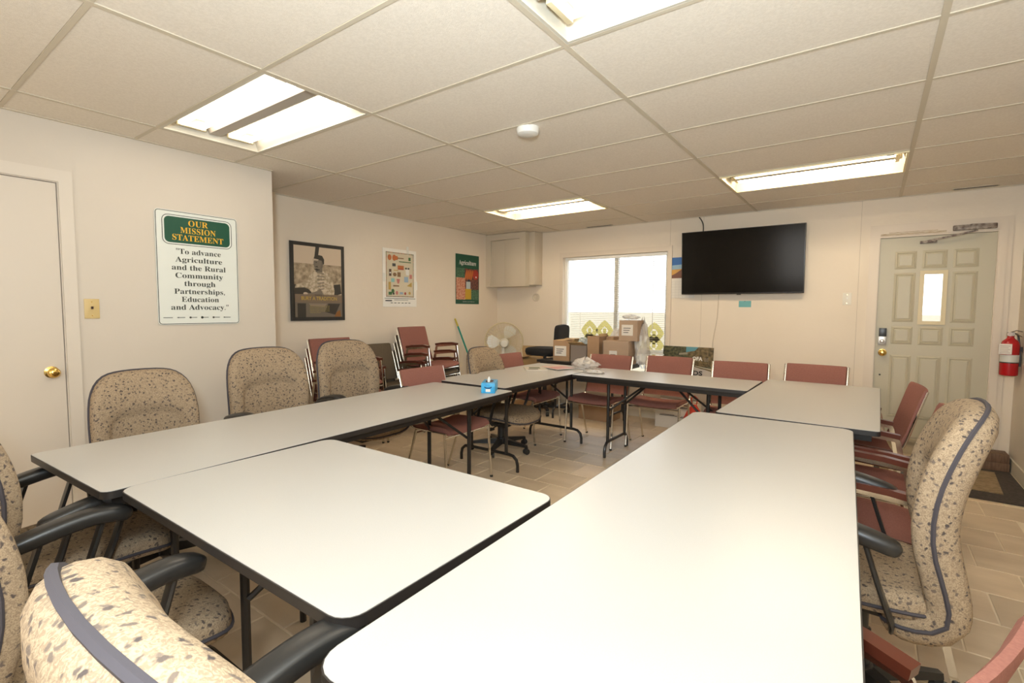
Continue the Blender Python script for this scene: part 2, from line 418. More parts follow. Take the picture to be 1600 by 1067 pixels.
# mirrored lettering and ring ornaments on the outside of the glass
DEC = mat('olive_decal', (.45,.40,.16), .8); LET = mat('faded_letter', (.38,.37,.36), .8)
def ring(cx, cz, ro, ri, M=28, p=1.25):
    def pt(a, r): c, s = math.cos(a), math.sin(a); k = (abs(c)**p+abs(s)**p)**(-1/p); return (cx+r*c*k, cz+r*s*k*1.1)
    return [pt(2*math.pi*i/M, ro) for i in range(M)], [pt(2*math.pi*i/M, ri) for i in range(M)]
for (cx, cz) in ((-2.02, 1.06), (-1.80, 1.06), (-1.13, 1.05), (-1.13, .90), (-2.02, .90), (-1.80, .90), (-1.35, 1.05), (-1.35, .90)):
    o_, i_ = ring(cx, cz, .125, .052); b = MB(); n = len(o_)
    vs = [(x, YB+.082, z) for x, z in o_]+[(x, YB+.082, z) for x, z in i_]+[(x, YB+.086, z) for x, z in o_]+[(x, YB+.086, z) for x, z in i_]
    fs = []
    for i in range(n):
        j = (i+1) % n; fs += [(i, j, n+j, n+i), (2*n+i, 3*n+i, 3*n+j, 2*n+j), (i, 2*n+i, 2*n+j, j), (n+i, n+j, 3*n+j, 3*n+i)]
    b.add(vs, fs); b.box(cx-.022, YB+.082, cz-.03, cx+.022, YB+.086, cz+.03)
    obj('window_ornament', b, DEC, win, smooth=0)
text('window_lettering', 'CANADA', win, .72, .085, (-1.26, YB+.070, .60), LET, mirror=True, thick=.01)
# venetian blinds
bl = thing('venetian_blind', 'white venetian blind with thin slats hanging in the bright window', 'blind', (-1.625, YB+.02, 0))
b = MB(); b.box(-.655, -.015, 2.0, .66, .012, 2.032); obj('head_rail', b, WHITE, bl, smooth=0)
b = MB(); b.box(-.655, -.012, .835, .66, .010, .85); obj('bottom_rail', b, WHITE, bl, smooth=0)
SL = mat('blind_slat', (.50,.44,.31), .6)
def translucent(m, col, fac):
    nt = m.node_tree; N = nt.nodes; tr = N.new('ShaderNodeBsdfTranslucent'); tr.inputs[0].default_value = (*col, 1)
    mx = N.new('ShaderNodeMixShader'); mx.inputs[0].default_value = fac; out = [n for n in N if n.type == 'OUTPUT_MATERIAL'][0]
    nt.links.new(N['Principled BSDF'].outputs[0], mx.inputs[1]); nt.links.new(tr.outputs[0], mx.inputs[2]); nt.links.new(mx.outputs[0], out.inputs[0])
translucent(SL, (.85,.78,.62), .12); translucent(DEC, (.80,.74,.42), .7); translucent(LET, (.5,.5,.48), .6)
sb = MB(); sb.add([(-.65,-.0125,-.001),(.655,-.0125,-.001),(.655,0,.0015),(-.65,0,.0015),(-.65,.0125,-.001),(.655,.0125,-.001)], [(0,1,2,3),(3,2,5,4)])
sm = sb.mesh('slat', SL, 0)
z = .87
while z < 1.99:
    o = bpy.data.objects.new('slat', sm); C.objects.link(o); o.parent = bl; o.location = (0, 0, z); o.rotation_euler = (R(8), 0, 0); z += .0235
for x in (-.5, 0, .5):
    b = MB(); b.tube([(x, -.014, .85), (x, -.014, 2.0)], .0012, 4); obj('cord', b, WHITE, bl)
b = MB(); b.tube([(.50, -.022, 1.06), (.50, -.022, 2.0)], .004, 6); obj('tilt_wand', b, WHITE, bl)
b = MB(); b.box(XL-150, YB+T, -.35, XR+150, YB+300, -.30)
o = struct('ground_outside', b, noisy('pale_concrete', (.24,.205,.13), (.28,.24,.16), 3, .9), smooth=0)

# ------------------------------------------------------------------ entrance door (back wall)
DOORP = mat('door_paint', (.50,.455,.335), .42)
d = MB(); yd0, yd1 = YB+.012, YB+.052
lx0, lx1, lz0, lz1 = 1.41, 1.575, 1.235, 1.70
d.box(DX0, yd0, DZ0, lx0, yd1, DZ1); d.box(lx1, yd0, DZ0, DX1, yd1, DZ1); d.box(lx0, yd0, DZ0, lx1, yd1, lz0); d.box(lx0, yd0, lz1, lx1, yd1, DZ1)
door = struct('door_2', d, DOORP, smooth=0)
cols = ((1.205, 1.365), (1.405, 1.58), (1.62, 1.79)); rows = ((1.735, 1.90), (1.24, 1.70), (1.03, 1.20), (.33, .93))
for ri, (za, zb) in enumerate(rows):
    for ci, (xa, xb) in enumerate(cols):
        if ri == 1 and ci == 1: continue
        b = MB(); k = .018; K = .036; y = yd0
        b.add([(xa,y,za),(xb,y,za),(xb,y,zb),(xa,y,zb),(xa+k,y-.007,za+k),(xb-k,y-.007,za+k),(xb-k,y-.007,zb-k),(xa+k,y-.007,zb-k),
               (xa+k+.004,y-.001,za+k+.004),(xb-k-.004,y-.001,za+k+.004),(xb-k-.004,y-.001,zb-k-.004),(xa+k+.004,y-.001,zb-k-.004),
               (xa+K,y-.006,za+K),(xb-K,y-.006,za+K),(xb-K,y-.006,zb-K),(xa+K,y-.006,zb-K)],
              [(0,1,5,4),(1,2,6,5),(2,3,7,6),(3,0,4,7),(4,5,9,8),(5,6,10,9),(6,7,11,10),(7,4,8,11),(8,9,13,12),(9,10,14,13),(10,11,15,14),(11,8,12,15),(12,13,14,15)])
        obj('door_panel', b, DOORP, door, smooth=0)
b = MB(); LF = mat('lite_frame', (.66,.55,.33), .4)
for (a, c, e_, f2) in ((lx0-.015, lz0-.015, lx0+.018, lz1+.015), (lx1-.018, lz0-.015, lx1+.015, lz1+.015), (lx0+.018, lz0-.015, lx1-.018, lz0+.018), (lx0+.018, lz1-.018, lx1-.018, lz1+.015)):
    b.box(a, yd0-.012, c, e_, yd0+.03, f2)
obj('window_frame', b, LF, door, smooth=0)
b = MB(); b.box(lx0, yd0+.012, lz0, lx1, yd0+.016, lz1); obj('pane', b, gl, door, smooth=0)
# jambs, casing, sill
b = MB()
b.box(DX0-.018, YB-.01, DZ0-.02, DX0, YB+T, DZ1+.018); b.box(DX1, YB-.01, DZ0-.02, DX1+.018, YB+T, DZ1+.018); b.box(DX0, YB-.01, DZ1+.002, DX1, YB+T, DZ1+.018)
struct('trim_1', b, TRIM, smooth=0)
b = MB()
for xa, xb in ((1.005, 1.045), (1.045, DX0-.005), (DX1+.005, 1.955), (1.955, 1.99)):
    dy = .012 if xb in (1.045,) or xa == 1.955 else .02
    b.box(xa, YB-dy, 0, xb, YB-.001, 2.155 if dy < .02 else 2.09)
b.box(1.045, YB-.012, 2.09, 1.955, YB-.001, 2.155); b.box(DX0-.005, YB-.02, 2.046, DX1+.005, YB-.001, 2.09)
struct('trim_2', b, TRIM, smooth=0)
b = MB(); b.box(DX0+.0, YB-.0195, 2.05, 1.56, YB-.021, 2.068); b.box(1.15, YB-.0205, 2.072, 1.50, YB-.021, 2.079)
struct('trim_3', b, noisy('worn_paint', (.42,.30,.18), (.66,.57,.44), 30, .8, stretch=(1,1,8)), smooth=0)
b = MB(); b.box(DX0-.06, YB-.05, .12, DX1+.06, YB+T, .152); b.box(DX0-.05, YB-.03, 0, DX1+.05, YB+.1, .12)
o = struct('door_sill', b, mat('sill', (.45,.38,.26), .5), smooth=0)
# lock set
b = MB(); b.box(1.113, yd0-.03, 1.10, 1.172, yd0-.001, 1.18); obj('keypad', b, BPLA, door, bevel=.004)
b = MB(); b.box(1.110, yd0-.022, 1.02, 1.170, yd0-.001, 1.10); b.lathe([(.017,0),(.017,.012),(.012,.016)], 16, Matrix.Translation((1.14, yd0-.02, 1.055)) @ Matrix.Rotation(R(90), 4, 'X'))
obj('lock_plate', b, mat('nickel', (.42,.38,.33), .35, 1), door, bevel=.002)
def knob(parent, loc, ax):
    b = MB(); M = Matrix.Translation(loc) @ ax
    b.lathe([(.034,0),(.034,.006),(.014,.010),(.012,.030),(.022,.036),(.029,.048),(.029,.058),(.022,.068),(.008,.071)], 24, M)
    return obj('door_knob', b, BRASS, parent, smooth=50)
knob(door, (1.148, yd0-.0005, .945), Matrix.Rotation(R(90), 4, 'X'))
b = MB(); b.lathe([(.008,0),(.008,.006),(.004,.008)], 10, Matrix.Translation((1.137, yd0, .73)) @ Matrix.Rotation(R(90), 4, 'X')); obj('bolt_hole_cover', b, BLKM, door)
# closer
cl = thing('door_closer', 'rusty door closer with a bent arm above the entrance door', 'door closer', (0, 0, 0))
RUST = noisy('rusty_metal', (.10,.06,.04), (.36,.30,.24), 40, .5)
b = MB(); b.box(1.60, YB-.058, 2.055, 1.885, YB-.0215, 2.10); obj('closer_body', b, RUST, cl, bevel=.008)
b = MB(); b.tube([(1.76, YB-.075, 2.045), (1.66, YB-.085, 2.02), (1.42, YB-.055, 1.975)], 1, 6, sec=(.003, .009)); obj('closer_arm', b, RUST, cl)
b = MB(); b.tube([(1.62, YB-.064, 2.062), (1.72, YB-.070, 2.095), (1.86, YB-.066, 2.09)], 1, 6, sec=(.003, .008)); obj('closer_arm', b, RUST, cl)
b = MB(); b.box(1.38, yd0-.03, 1.962, 1.50, yd0-.0005, 1.985); obj('shoe', b, RUST, cl, bevel=.003)
# near door in the wall by the sign
b = MB(); b.box(XB-.045, bd0+.004, .012, XB-.006, bd1-.004, bdz-.004)
nd = struct('door_1', b, mat('near_door_paint', (.65,.58,.49), .42), smooth=0)
knob(nd, (XB-.0065, -1.065, .955), Matrix.Rotation(R(90), 4, 'Y'))
b = MB(); b.box(XB-.005, -1.003, .86, XB-.001, -.999+.02, .90)
b = MB()
b.box(XB+.001, bd1+.005, 0, XB+.013, bd1+.068, bdz+.072); b.box(XB+.001, bd0-.068, 0, XB+.013, bd0-.005, bdz+.072); b.box(XB+.001, bd0-.005, bdz+.005, XB+.013, bd1+.005, bdz+.072)
struct('trim_5', b, mat('near_trim_paint', (.67,.60,.51), .42), smooth=0)
# baseboards
BBM = mat('baseboard_paint', (.66,.60,.48), .45)
struct('baseboard_right', MB().box(XR-.014, YF, 0, XR-.001, YB-.001, .11), BBM, smooth=0)
struct('baseboard_left', MB().box(XL+.001, YE+.001, 0, XL+.014, YB-.001, .09), BBM, smooth=0)
struct('baseboard_back', MB().box(XL+.015, YB-.014, 0, 1.0, YB-.001, .09), BBM, smooth=0)
struct('baseboard_near', MB().box(XB+.001, bd1+.07, 0, XB+.013, YE-.001, .09), BBM, smooth=0)

# ------------------------------------------------------------------ folding tables
def table(cx, cy, L, W, rz, label, r=.045, legs=True, inset=.28, top=LAMI, h=.74, grp='folding tables in the ring'):
    """L runs along local Y"""
    t = thing('folding_table', label, 'table', (cx, cy, 0), rz, grp)
    P = rrect(-W/2+.003, -L/2+.003, W/2-.003, L/2-.003, r); b = MB(); b.prism(P, h-.020, h); obj('tabletop', b, top, t, smooth=30)
    Po = rrect(-W/2, -L/2, W/2, L/2, r+.003); n = len(P); b = MB()
    vs = [(x, y, h-.026) for x, y in Po]+[(x, y, h-.0015) for x, y in Po]+[(x, y, h-.0015) for x, y in P]+[(x, y, h-.026) for x, y in P]
    fs = []
    for i in range(n):
        j = (i+1) % n
        for k in range(4): a, c = k*n, ((k+1) % 4)*n; fs.append((a+i, a+j, c+j, c+i))
    b.add(vs, fs); obj('edge_band', b, BLK, t, smooth=30)
    b = MB(); q = .035; z0, z1 = h-.062, h-.021; a, c = W/2-q, L/2-q
    b.box(-a, -c, z0, -a+.02, c, z1); b.box(a-.02, -c, z0, a, c, z1); b.box(-a+.02, -c, z0, a-.02, -c+.02, z1); b.box(-a+.02, c-.02, z0, a-.02, c, z1)
    obj('apron', b, BLKM, t, smooth=0)
    for s in (-1, 1):
        y = s*(L/2-inset); hx = min(.19, W/2-.13); fx = W/2-.075
        lf = MB()
        lf.tube([(-fx, y, 0), (-fx, y, .055), (-fx+.012, y, .10), (-fx+.045, y, .128), (-fx+.09, y, .135), (fx-.09, y, .135), (fx-.045, y, .128), (fx-.012, y, .10), (fx, y, .055), (fx, y, 0)], .0135, 8)
        f0 = obj('leg_frame', lf, BLKM, t)
        for sx in (-1, 1):
            b = MB(); b.tube([(sx*hx, y, .13), (sx*hx, y, h-.03)], .0145, 8); obj('post', b, BLKM, f0)
        b = MB(); b.tube([(-hx, y, h-.045), (hx, y, h-.045)], .012, 8); obj('cross_bar', b, BLKM, f0)
        yi = y-s*.34
        b = MB(); b.tube([(-hx+.02, y, .42), (-.03, yi, h-.035)], .010, 6); b.tube([(hx-.02, y, .42), (.03, yi, h-.035)], .010, 6)
        obj('brace', b, BLKM, t)
    return t
T1 = table(-1.37, -.125, 2.44, .77, 3.0, 'long grey-topped folding table on the left, its far end under the tissue box', r=.03)
T2 = table(-.335, -.873, .80, 1.20, .8, 'bright square-looking folding table in the left foreground', r=.05, inset=.2)
T3 = table(.655, -.075, 2.56, .78, 1.9, 'large bright folding table filling the right foreground', r=.06)
T4 = table(.728, 2.12, 1.76, .79, -.6, 'grey folding table at the far right corner of the ring, below the entrance door', r=.02)
T5 = table(-1.555, 2.0, 1.66, .765, 0, 'grey folding table at the far left, magazines lying on it', r=.02)
T6 = table(-.42, 2.508, 1.49, .655, 90, 'narrow grey folding table across the back of the ring, in front of the window chairs', r=.02, inset=.31)
b = MB(); b.box(.2985, .52, .665, .3005, .66, .70); obj('paper_label', b, PAPER, T6, smooth=0)

# ------------------------------------------------------------------ office chairs
BACKPATH = catmull([(-.07,.372),(-.17,.378),(-.232,.425),(-.232,.54),(-.212,.68),(-.222,.80),(-.258,.93),(-.30,1.035)], 60)
cum = [0]
for i in range(1, 60): cum.append(cum[-1]+(BACKPATH[i]-BACKPATH[i-1]).length)
SLN = cum[-1]
def backmap(u, s, d):
    s = max(-.02, s)
    k = 0
    while k < 57 and cum[k+1] < s: k += 1
    a, c = BACKPATH[k], BACKPATH[k+1]; t = (s-cum[k])/(cum[k+1]-cum[k]); p = a.lerp(c, t); tg = (c-a).normalized()
    # smoothed normal
    a2, c2 = BACKPATH[max(0, k-4)], BACKPATH[min(59, k+5)]; tn = (c2-a2).normalized()
    nrm = Vector((tn.y, -tn.x))
    wrap = .03*(u/.25)**2*min(1, max(0, (s-.15)/.2))      # sides curve forward a little
    q = p+nrm*(d+wrap)
    return (u, q.x, q.y)
def cushion(outer, inner, rings, fmap):
    n = len(outer); c = Vector((sum(p[0] for p in inner)/n, sum(p[1] for p in inner)/n)); RR = []
    for t, d in rings:
        g = []
        for o, i in zip(outer, inner):
            o, i = Vector(o[:2]), Vector(i[:2])
            p = i.lerp(o, t) if t >= 0 else i.lerp(c, -t)
            g.append(fmap(p.x, p.y, d))
        RR.append(g)
    b = MB(); b.rings(RR); return b
def shape(half, n):
    """half outline (u>=0, bottom to top) mirrored to a smooth closed outline"""
    full = [(u, s, 0) for u, s in half]+[(-u, s, 0) for u, s in half[::-1]]
    return catmull(full, n, True)
N_ = 56
bo = shape([(.10,.0),(.20,.012),(.222,.10),(.232,.24),(.248,.40),(.252,.56),(.232,SLN-.115),(.175,SLN-.03),(.08,SLN)], N_)
bi = shape([(.07,.14),(.135,.15),(.145,.20),(.155,.28),(.165,.38),(.168,.47),(.160,.535),(.12,.565),(.05,.575)], N_)
so = shape([(.10,-.20),(.20,-.19),(.236,-.10),(.255,.04),(.256,.17),(.228,.275),(.13,.325),(.05,.335)], N_)
si = [(p[0]*.72, p[1]*.72+.01) for p in so]
def seatmap(u, v, d):
    return (u, v, .437+d-.030*max(0, (v-.10)/.22)**2-.008*(1-(u/.25)**2))
def office_chair(label):
    t = thing('office_chair', label, 'office chair', group='patterned office chairs')
    bk = obj('backrest', cushion(bo, bi, [(-.6,-.038),(.0,-.046),(.5,-.050),(.80,-.046),(.93,-.033),(.99,-.016),(1.0,.0),(.985,.018),(.94,.036),(.85,.050),(.6,.058),(.25,.055),(.06,.044),(0,.026),(-.08,.024),(-.5,.030)], backmap), FAB, t, smooth=60)
    b = MB(); b.tube([backmap(p[0]*1.004, p[1]*1.003, .002) for p in bo], .0065, 6, closed=True); obj('piping', b, PIPE, bk)
    st = obj('seat', cushion(so, si, [(-.6,-.035),(0,-.035),(.7,-.035),(.92,-.028),(1.0,-.008),(1.0,.008),(.94,.030),(.75,.042),(.3,.046),(0,.046),(-.6,.046)], seatmap), FAB, t, smooth=60)
    b = MB(); b.tube([seatmap(p[0]*1.004, p[1]*1.004, -.008) for p in so], .006, 6, closed=True); obj('piping', b, PIPE, st)
    for s in (-1, 1):
        P = catmull([(s*.285,-.11,.628),(s*.285,-.07,.642),(s*.284,.02,.662),(s*.280,.10,.673),(s*.274,.16,.668),(s*.268,.20,.655)], 16)
        rr = [.016,.027,.031,.033,.034,.035,.035,.035,.035,.035,.036,.036,.035,.033,.028,.014]
        b = MB(); b.tube(P, rr, 14, sec=(1.05, .72), up=(0,0,1)); ar = obj('armrest', b, BPLA, t, smooth=60)
        for (ya, yb) in ((.125, .045), (-.02, -.10)):
            b = MB(); b.tube([(s*.281, ya, .65), (s*.283, (ya+yb)/2, .52), (s*.268, yb, .40), (s*.235, yb, .372), (s*.12, yb, .368)], 1, 8, sec=(.020, .007), up=(0,1,0)); obj('arm_strut', b, BPLA, ar, smooth=50)
    b = MB(); b.box(-.12, -.15, .335, .12, .13, .385); b.box(-.05, -.10, .30, .05, .06, .34); obj('seat_mechanism', b, BLKM, t, bevel=.006)
    b = MB(); b.tube([(.08, .0, .33), (.17, .02, .325), (.20, .02, .32)], .006, 6); b.box(.19, .0, .31, .25, .04, .328); obj('lever', b, BPLA, t)
    b = MB(); b.lathe([(.034,.09),(.034,.245),(.026,.25),(.026,.31)], 18, Matrix.Translation((0, -.02, 0))); obj('gas_column', b, BPLA, t)
    b = MB(); b.lathe([(.05,.065),(.052,.09),(.045,.12),(.036,.125)], 20, Matrix.Translation((0, -.02, 0)))
    for k in range(5):
        a = R(72*k+18); c, s = math.cos(a), math.sin(a); M = Matrix.Translation((0, -.02, 0)) @ Matrix.Rotation(a, 4, 'Z')
        b.add([M @ Vector(p) for p in [(.03,-.028,.065),(.03,.028,.065),(.03,.024,.118),(.03,-.024,.118),(.29,-.016,.064),(.29,.016,.064),(.29,.012,.084),(.29,-.012,.084)]],
              [(0,3,2,1),(4,5,6,7),(0,1,5,4),(1,2,6,5),(2,3,7,6),(3,0,4,7)])
    obj('star_base', b, BPLA, t, bevel=0)
    for k in range(5):
        a = R(72*k+18); x, y = .285*math.cos(a), -.02+.285*math.sin(a); b = MB()
        for dx in (-.014, .014):
            M = Matrix.Translation((x, y, .027)) @ Matrix.Rotation(a*1.7, 4, 'Z') @ Matrix.Translation((0, dx, 0)) @ Matrix.Rotation(R(90), 4, 'X')
            b.lathe([(.010,-.009),(.024,-.009),(.027,-.006),(.027,.006),(.024,.009),(.010,.009)], 16, M)
        b.box(x-.012, y-.012, .03, x+.012, y+.012, .064); obj('caster', b, BPLA, t)
    return t
oc = office_chair('patterned office chair nearest the left edge of the photo, turned to the tables')
def lower(o, dz, base=True):
    for ch in o.children:
        if ch.name.split('.')[0] in ('backrest', 'seat', 'armrest', 'seat_mechanism', 'lever'): ch.location.z += dz
OC = [((-1.36,-1.35), 2, 'patterned office chair by the near door at the left edge of the photo', 0, 1),
      ((-.645,-1.45), 0, 'patterned office chair second from the left edge, beside the near foreground table', 0, 1),
      ((.505,-1.398), -.5, 'patterned office chair nearest the camera, its overlit pale backrest filling the bottom left', .03, 1),
      ((1.045,.25), 89, 'patterned office chair at the right side of the big bright table', .022, 1),
      ((-1.86,-.85), -91, 'patterned office chair right of the near door, below the light switch', -.04, .95, .9),
      ((-1.97,-.13), -90, 'patterned office chair below the right corner of the near wall', .03, 1.04, .86),
      ((-1.98,.49), -90, 'patterned office chair in front of the stacked pink chairs', .05, 1.04, .86),
      ((-1.74,1.90), -88, 'patterned office chair at the far left table, between two pink chairs', -.075, 1)]
for i, ((x, y), rz, lb, dz, sw, *dp) in enumerate(OC):
    if i == 0: o = oc; pass
    else: o = copy_tree(oc)
    o.location = (x, y, 0); o.rotation_euler = (0, 0, R(rz)); o['label'] = lb; o.scale = (sw, dp[0] if dp else 1, 1)
roots = [o for o in C.objects if o.name.startswith('office_chair')]
for o, spec in zip(sorted(roots, key=lambda q: q.name), OC): lower(o, spec[3])

# ------------------------------------------------------------------ pink stacking chairs
def stack_chair(label, arms, fabric_, name='stacking_chair', grp='pink and olive stacking chairs'):
    t = thing(name, label, 'chair', group=grp)
    W = .225
    # upholstered back, slightly dished
    RR = []
    prof = [(.475,-.165),(.50,-.185),(.60,-.213),(.70,-.240),(.80,-.268),(.845,-.282),(.862,-.292),(.862,-.306),(.842,-.306),(.78,-.286),(.68,-.262),(.58,-.236),(.50,-.210),(.47,-.19)]
    for i in range(9):
        x = -W+2*W*i/8; dish = -.018*(1-(x/W)**2)
        RR.append([(x, p[1]+dish, p[0]) for p in prof])
    b = MB(); b.rings(RR); obj('backrest', b, fabric_, t, smooth=50)
    prof = [(-.17,.452),(-.10,.466),(0,.470),(.10,.474),(.18,.472),(.215,.455),(.225,.435),(.20,.424),(.10,.430),(0,.432),(-.10,.430),(-.17,.436)]
    RR = []
    for i in range(9):
        x = -W+2*W*i/8; dish = -.014*(1-(x/W)**2)
        RR.append([(x, p[0], p[1]+dish) for p in prof])
    b = MB(); b.rings(RR); obj('seat', b, fabric_, t, smooth=50)
    for s in (-1, 1):
        P = catmull([(s*.236,-.303,.855),(s*.236,-.245,.66),(s*.236,-.205,.52),(s*.236,-.17,.455),(s*.236,-.11,.436),(s*.236,.05,.438),(s*.236,.20,.436)], 20)
        b = MB(); b.tube(P, 1, 6, sec=(.013, .0055), up=(0,1,.3)); obj('side_rail', b, CHR, t, smooth=50)
        xo = .256 if arms else .250
        if arms:
            P = [(s*xo,.235,.0),(s*xo,.20,.30),(s*xo,.160,.640),(s*xo,.152,.655),(s*xo,.135,.658),(s*xo,-.115,.632),(s*xo,-.130,.625),(s*xo,-.136,.610),(s*xo,-.17,.42),(s*xo,-.27,.0)]
            b = MB(); b.tube(P, 1, 4, sec=(.0125, .005), up=(1,0,0)); lg = obj('leg_frame', b, CHR, t, smooth=50)
            b = MB(); b.tube([(s*xo,.17,.662),(s*xo,.10,.672),(s*xo,-.05,.662),(s*xo,-.14,.648)], 1, 4, sec=(.020, .012), up=(0,0,1)); obj('arm_cap', b, WOODA, lg, smooth=50)
            b = MB(); b.tube([(s*xo,.175,.50),(s*xo,-.155,.47)], 1, 6, sec=(.005, .010), up=(0,0,1)); obj('arm_brace', b, BLKM if fabric_ is OLIVE else WOODA, lg)
        else:
            for (P) in ([(s*xo,.19,.435),(s*xo,.205,.22),(s*xo,.225,.0)], [(s*xo,-.10,.435),(s*xo,-.17,.22),(s*xo,-.25,.0)]):
                b = MB(); b.tube(P, .0095, 8); obj('leg', b, CHR, t)
        for y in (.235 if arms else .225, -.27 if arms else -.25):
            b = MB(); b.lathe([(.012,0),(.013,.012),(.010,.016)], 10, Matrix.Translation((s*xo, y, -.0001))); obj('foot_cap', b, BLKM, t)
    for y, z in ((.19, .405), (-.12, .40)):
        b = MB(); b.tube([(-.25, y, z), (.25, y, z)], .008, 8); obj('stretcher', b, CHR, t)
    return t
pa = stack_chair('pink armchair, the far one of the three behind the patterned chair on the right', True, PINK)
pn = stack_chair('armless pink chair behind the narrow back table, left end, nearest the window boxes', False, PINK)
ol = stack_chair('olive armchair', True, OLIVE)
G1 = 'pink chairs along the right side'
pa.location = (1.02, 2.26, 0); pa.rotation_euler = (0, 0, R(96))
pa['label'] = 'pink chair with arms nearest the entrance door, farthest on the right side'; pa['group'] = G1
dup(pa, (1.08, 1.36, 0), 93, 'pink armchair on the right, middle one, its back peeping out behind the patterned chair', G1)
dup(pa, (1.08, .76, 0), 91, 'pink armchair on the right, its seat showing under the armrest of the patterned chair', G1)
dup(pa, (.915, -.79, 0), 65, 'pink armchair at the bottom right corner of the photo, dark wood arm cap', G1)
G2 = 'armless pink chairs around the far tables'
pn.location = (-1.17, 2.72, 0); pn.rotation_euler = (0, 0, R(180))
pn.location = (-1.16, 2.73, 0); pn['group'] = G2; pn['label'] = 'armless pink chair at the back, in front of the boxes by the window'
dup(pn, (-.605, 2.95, 0), 181, 'armless pink chair at the back, in front of the landscape sign', G2)
dup(pn, (.11, 2.84, 0), 185, 'armless pink chair at the back, below the television', G2)
dup(pn, (.66, 3.02, 0), 178, 'armless pink chair at the back, rightmost, below the white wall switch', G2)
dup(pn, (-1.58, .99, 0), -90, 'armless pink chair behind the long left table, at the stacks of chairs', G2)
dup(pn, (-1.80, 2.46, 0), -90, 'armless pink chair at the far left table, below the white fan', G2)
# stacks along the left wall
GS = 'stacked chairs along the left wall'
def stack(src_list, x, y, rz, labels, dz=.088):
    for i, s in enumerate(src_list):
        a = R(rz); k = i*.022
        c = dup(s, (x-math.sin(a)*k, y+math.cos(a)*k, i*dz), rz, labels[i], GS)
stack([pa, pa, pa], -3.06, 1.11, -90, ['pink armchair at the bottom of the stack nearest the camera', 'pink armchair in the middle of the stack nearest the camera', 'pink armchair on top of the stack nearest the camera, behind the patterned chairs'])
stack([ol], -3.05, 1.66, -88, ['olive armchair at the bottom of the low middle stack'])
ol.location = (-3.03, 1.66, .088); ol.rotation_euler = (0, 0, R(-88)); ol['label'] = 'olive armchair on top of the low middle stack, between two taller stacks'; ol['group'] = GS
stack([ol, ol, ol, pa], -3.06, 2.20, -84, ['olive armchair at the bottom of the tall stack by the green pole', 'olive armchair second from the bottom of the tall stack by the green pole', 'olive armchair third from the bottom of the tall stack by the green pole', 'pink armchair on top of the tall stack, left of the green pole'])

# ------------------------------------------------------------------ flat prints: posters, signs, calendar
def poly_print(name, parent, polys, y=-.002, step=.00035):
    """coloured flat areas of a print (x right, z up in the parent's space), each printed just over the one before"""
    b = MB(); ms = []; 
    for k, (m_, pts) in enumerate(polys):
        if m_ not in ms: ms.append(m_)
        b.add([(p[0], y-k*step, p[1]) for p in pts], [tuple(range(len(pts)))], ms.index(m_))
    return obj(name, b, ms, parent, smooth=0)
def rc(x0, z0, x1, z1): return [(x0, z0), (x1, z0), (x1, z1), (x0, z1)]
def ell(cx, cz, rx, rz_, n=16, a0=0): 
    c, s = math.cos(R(a0)), math.sin(R(a0))
    return [(cx+rx*math.cos(2*math.pi*i/n)*c-rz_*math.sin(2*math.pi*i/n)*s, cz+rx*math.cos(2*math.pi*i/n)*s+rz_*math.sin(2*math.pi*i/n)*c) for i in range(n)]
def ink(name, c): return mat('ink_'+name, c, .5)
def sheet(parent, name, w, h, m_, t=.002, curl=0):
    b = MB(); b.box(-w/2, -t, -h/2, w/2, 0, h/2); return obj(name, b, m_, parent, smooth=0)
K_ = ink('black', (.02,.018,.015)); WI = ink('white', (.80,.77,.70)); GRN = ink('dark_green', (.008,.075,.04)); YEL = ink('yellow', (.75,.42,.03))
# mission statement sign
sg = thing('mission_sign', 'white mission statement sign with a green panel and yellow heading', 'sign', (XB+.004, -.262, 1.604), 90)
P = rrect(-.262, -.386, .262, .386, .022); b = MB()
b.add([(x, -.004, z) for x, z in P]+[(x, 0, z) for x, z in P], [tuple(range(len(P)))]+[(i, len(P)+i, len(P)+(i+1)%len(P), (i+1)%len(P)) for i in range(len(P))])
obj('sign_board', b, mat('sign_white', (.74,.76,.70), .35), sg, smooth=0)
def outline(x0, z0, x1, z1, r, wd, y, m_, name):
    A, B = rrect(x0, z0, x1, z1, r), rrect(x0+wd, z0+wd, x1-wd, z1-wd, max(r-wd, .002)); n = len(A)
    b = MB(); b.add([(x, y, z) for x, z in A]+[(x, y, z) for x, z in B], [(i, (i+1)%n, n+(i+1)%n, n+i) for i in range(n)]); return obj(name, b, m_, sg, smooth=0)
outline(-.258, -.382, .258, .382, .02, .004, -.0045, K_, 'border_line')
outline(-.222, .158, .222, .358, .04, .004, -.0045, K_, 'panel_line')
PG = rrect(-.208, .171, .208, .345, .03); poly_print('heading_panel', sg, [(GRN, PG)], y=-.0046)
for i, (t_, w_) in enumerate((('OUR', .125), ('MISSION', .225), ('STATEMENT', .325))):
    text('heading', t_, sg, w_, .040, (0, -.0052, .292-i*.051), YEL, bold=True)
DKG = ink('dark_text', (.035,.04,.03))
for i, (t_, w_) in enumerate((('"To advance', .285), ('Agriculture', .30), ('and the Rural', .345), ('Community', .305), ('through', .20), ('Partnerships,', .325), ('Education', .24), ('and Advocacy."', .37))):
    text('statement_line', t_, sg, w_, .036, (0, -.0052, .098-i*.0545), DKG, bold=True)
pp = []
for i in range(6): x = -.205+i*.075; pp.append((DKG, rc(x-.022 if i else x-.028, -.3395, x+.028, -.3355)))
for i, r in enumerate((.004, .007, .009, .007, .004)): pp.append((DKG, ell(-.155+i*.0745+.012, -.3375, r, r, 10)))
poly_print('rule_ornament', sg, pp, y=-.0046, step=.00002)
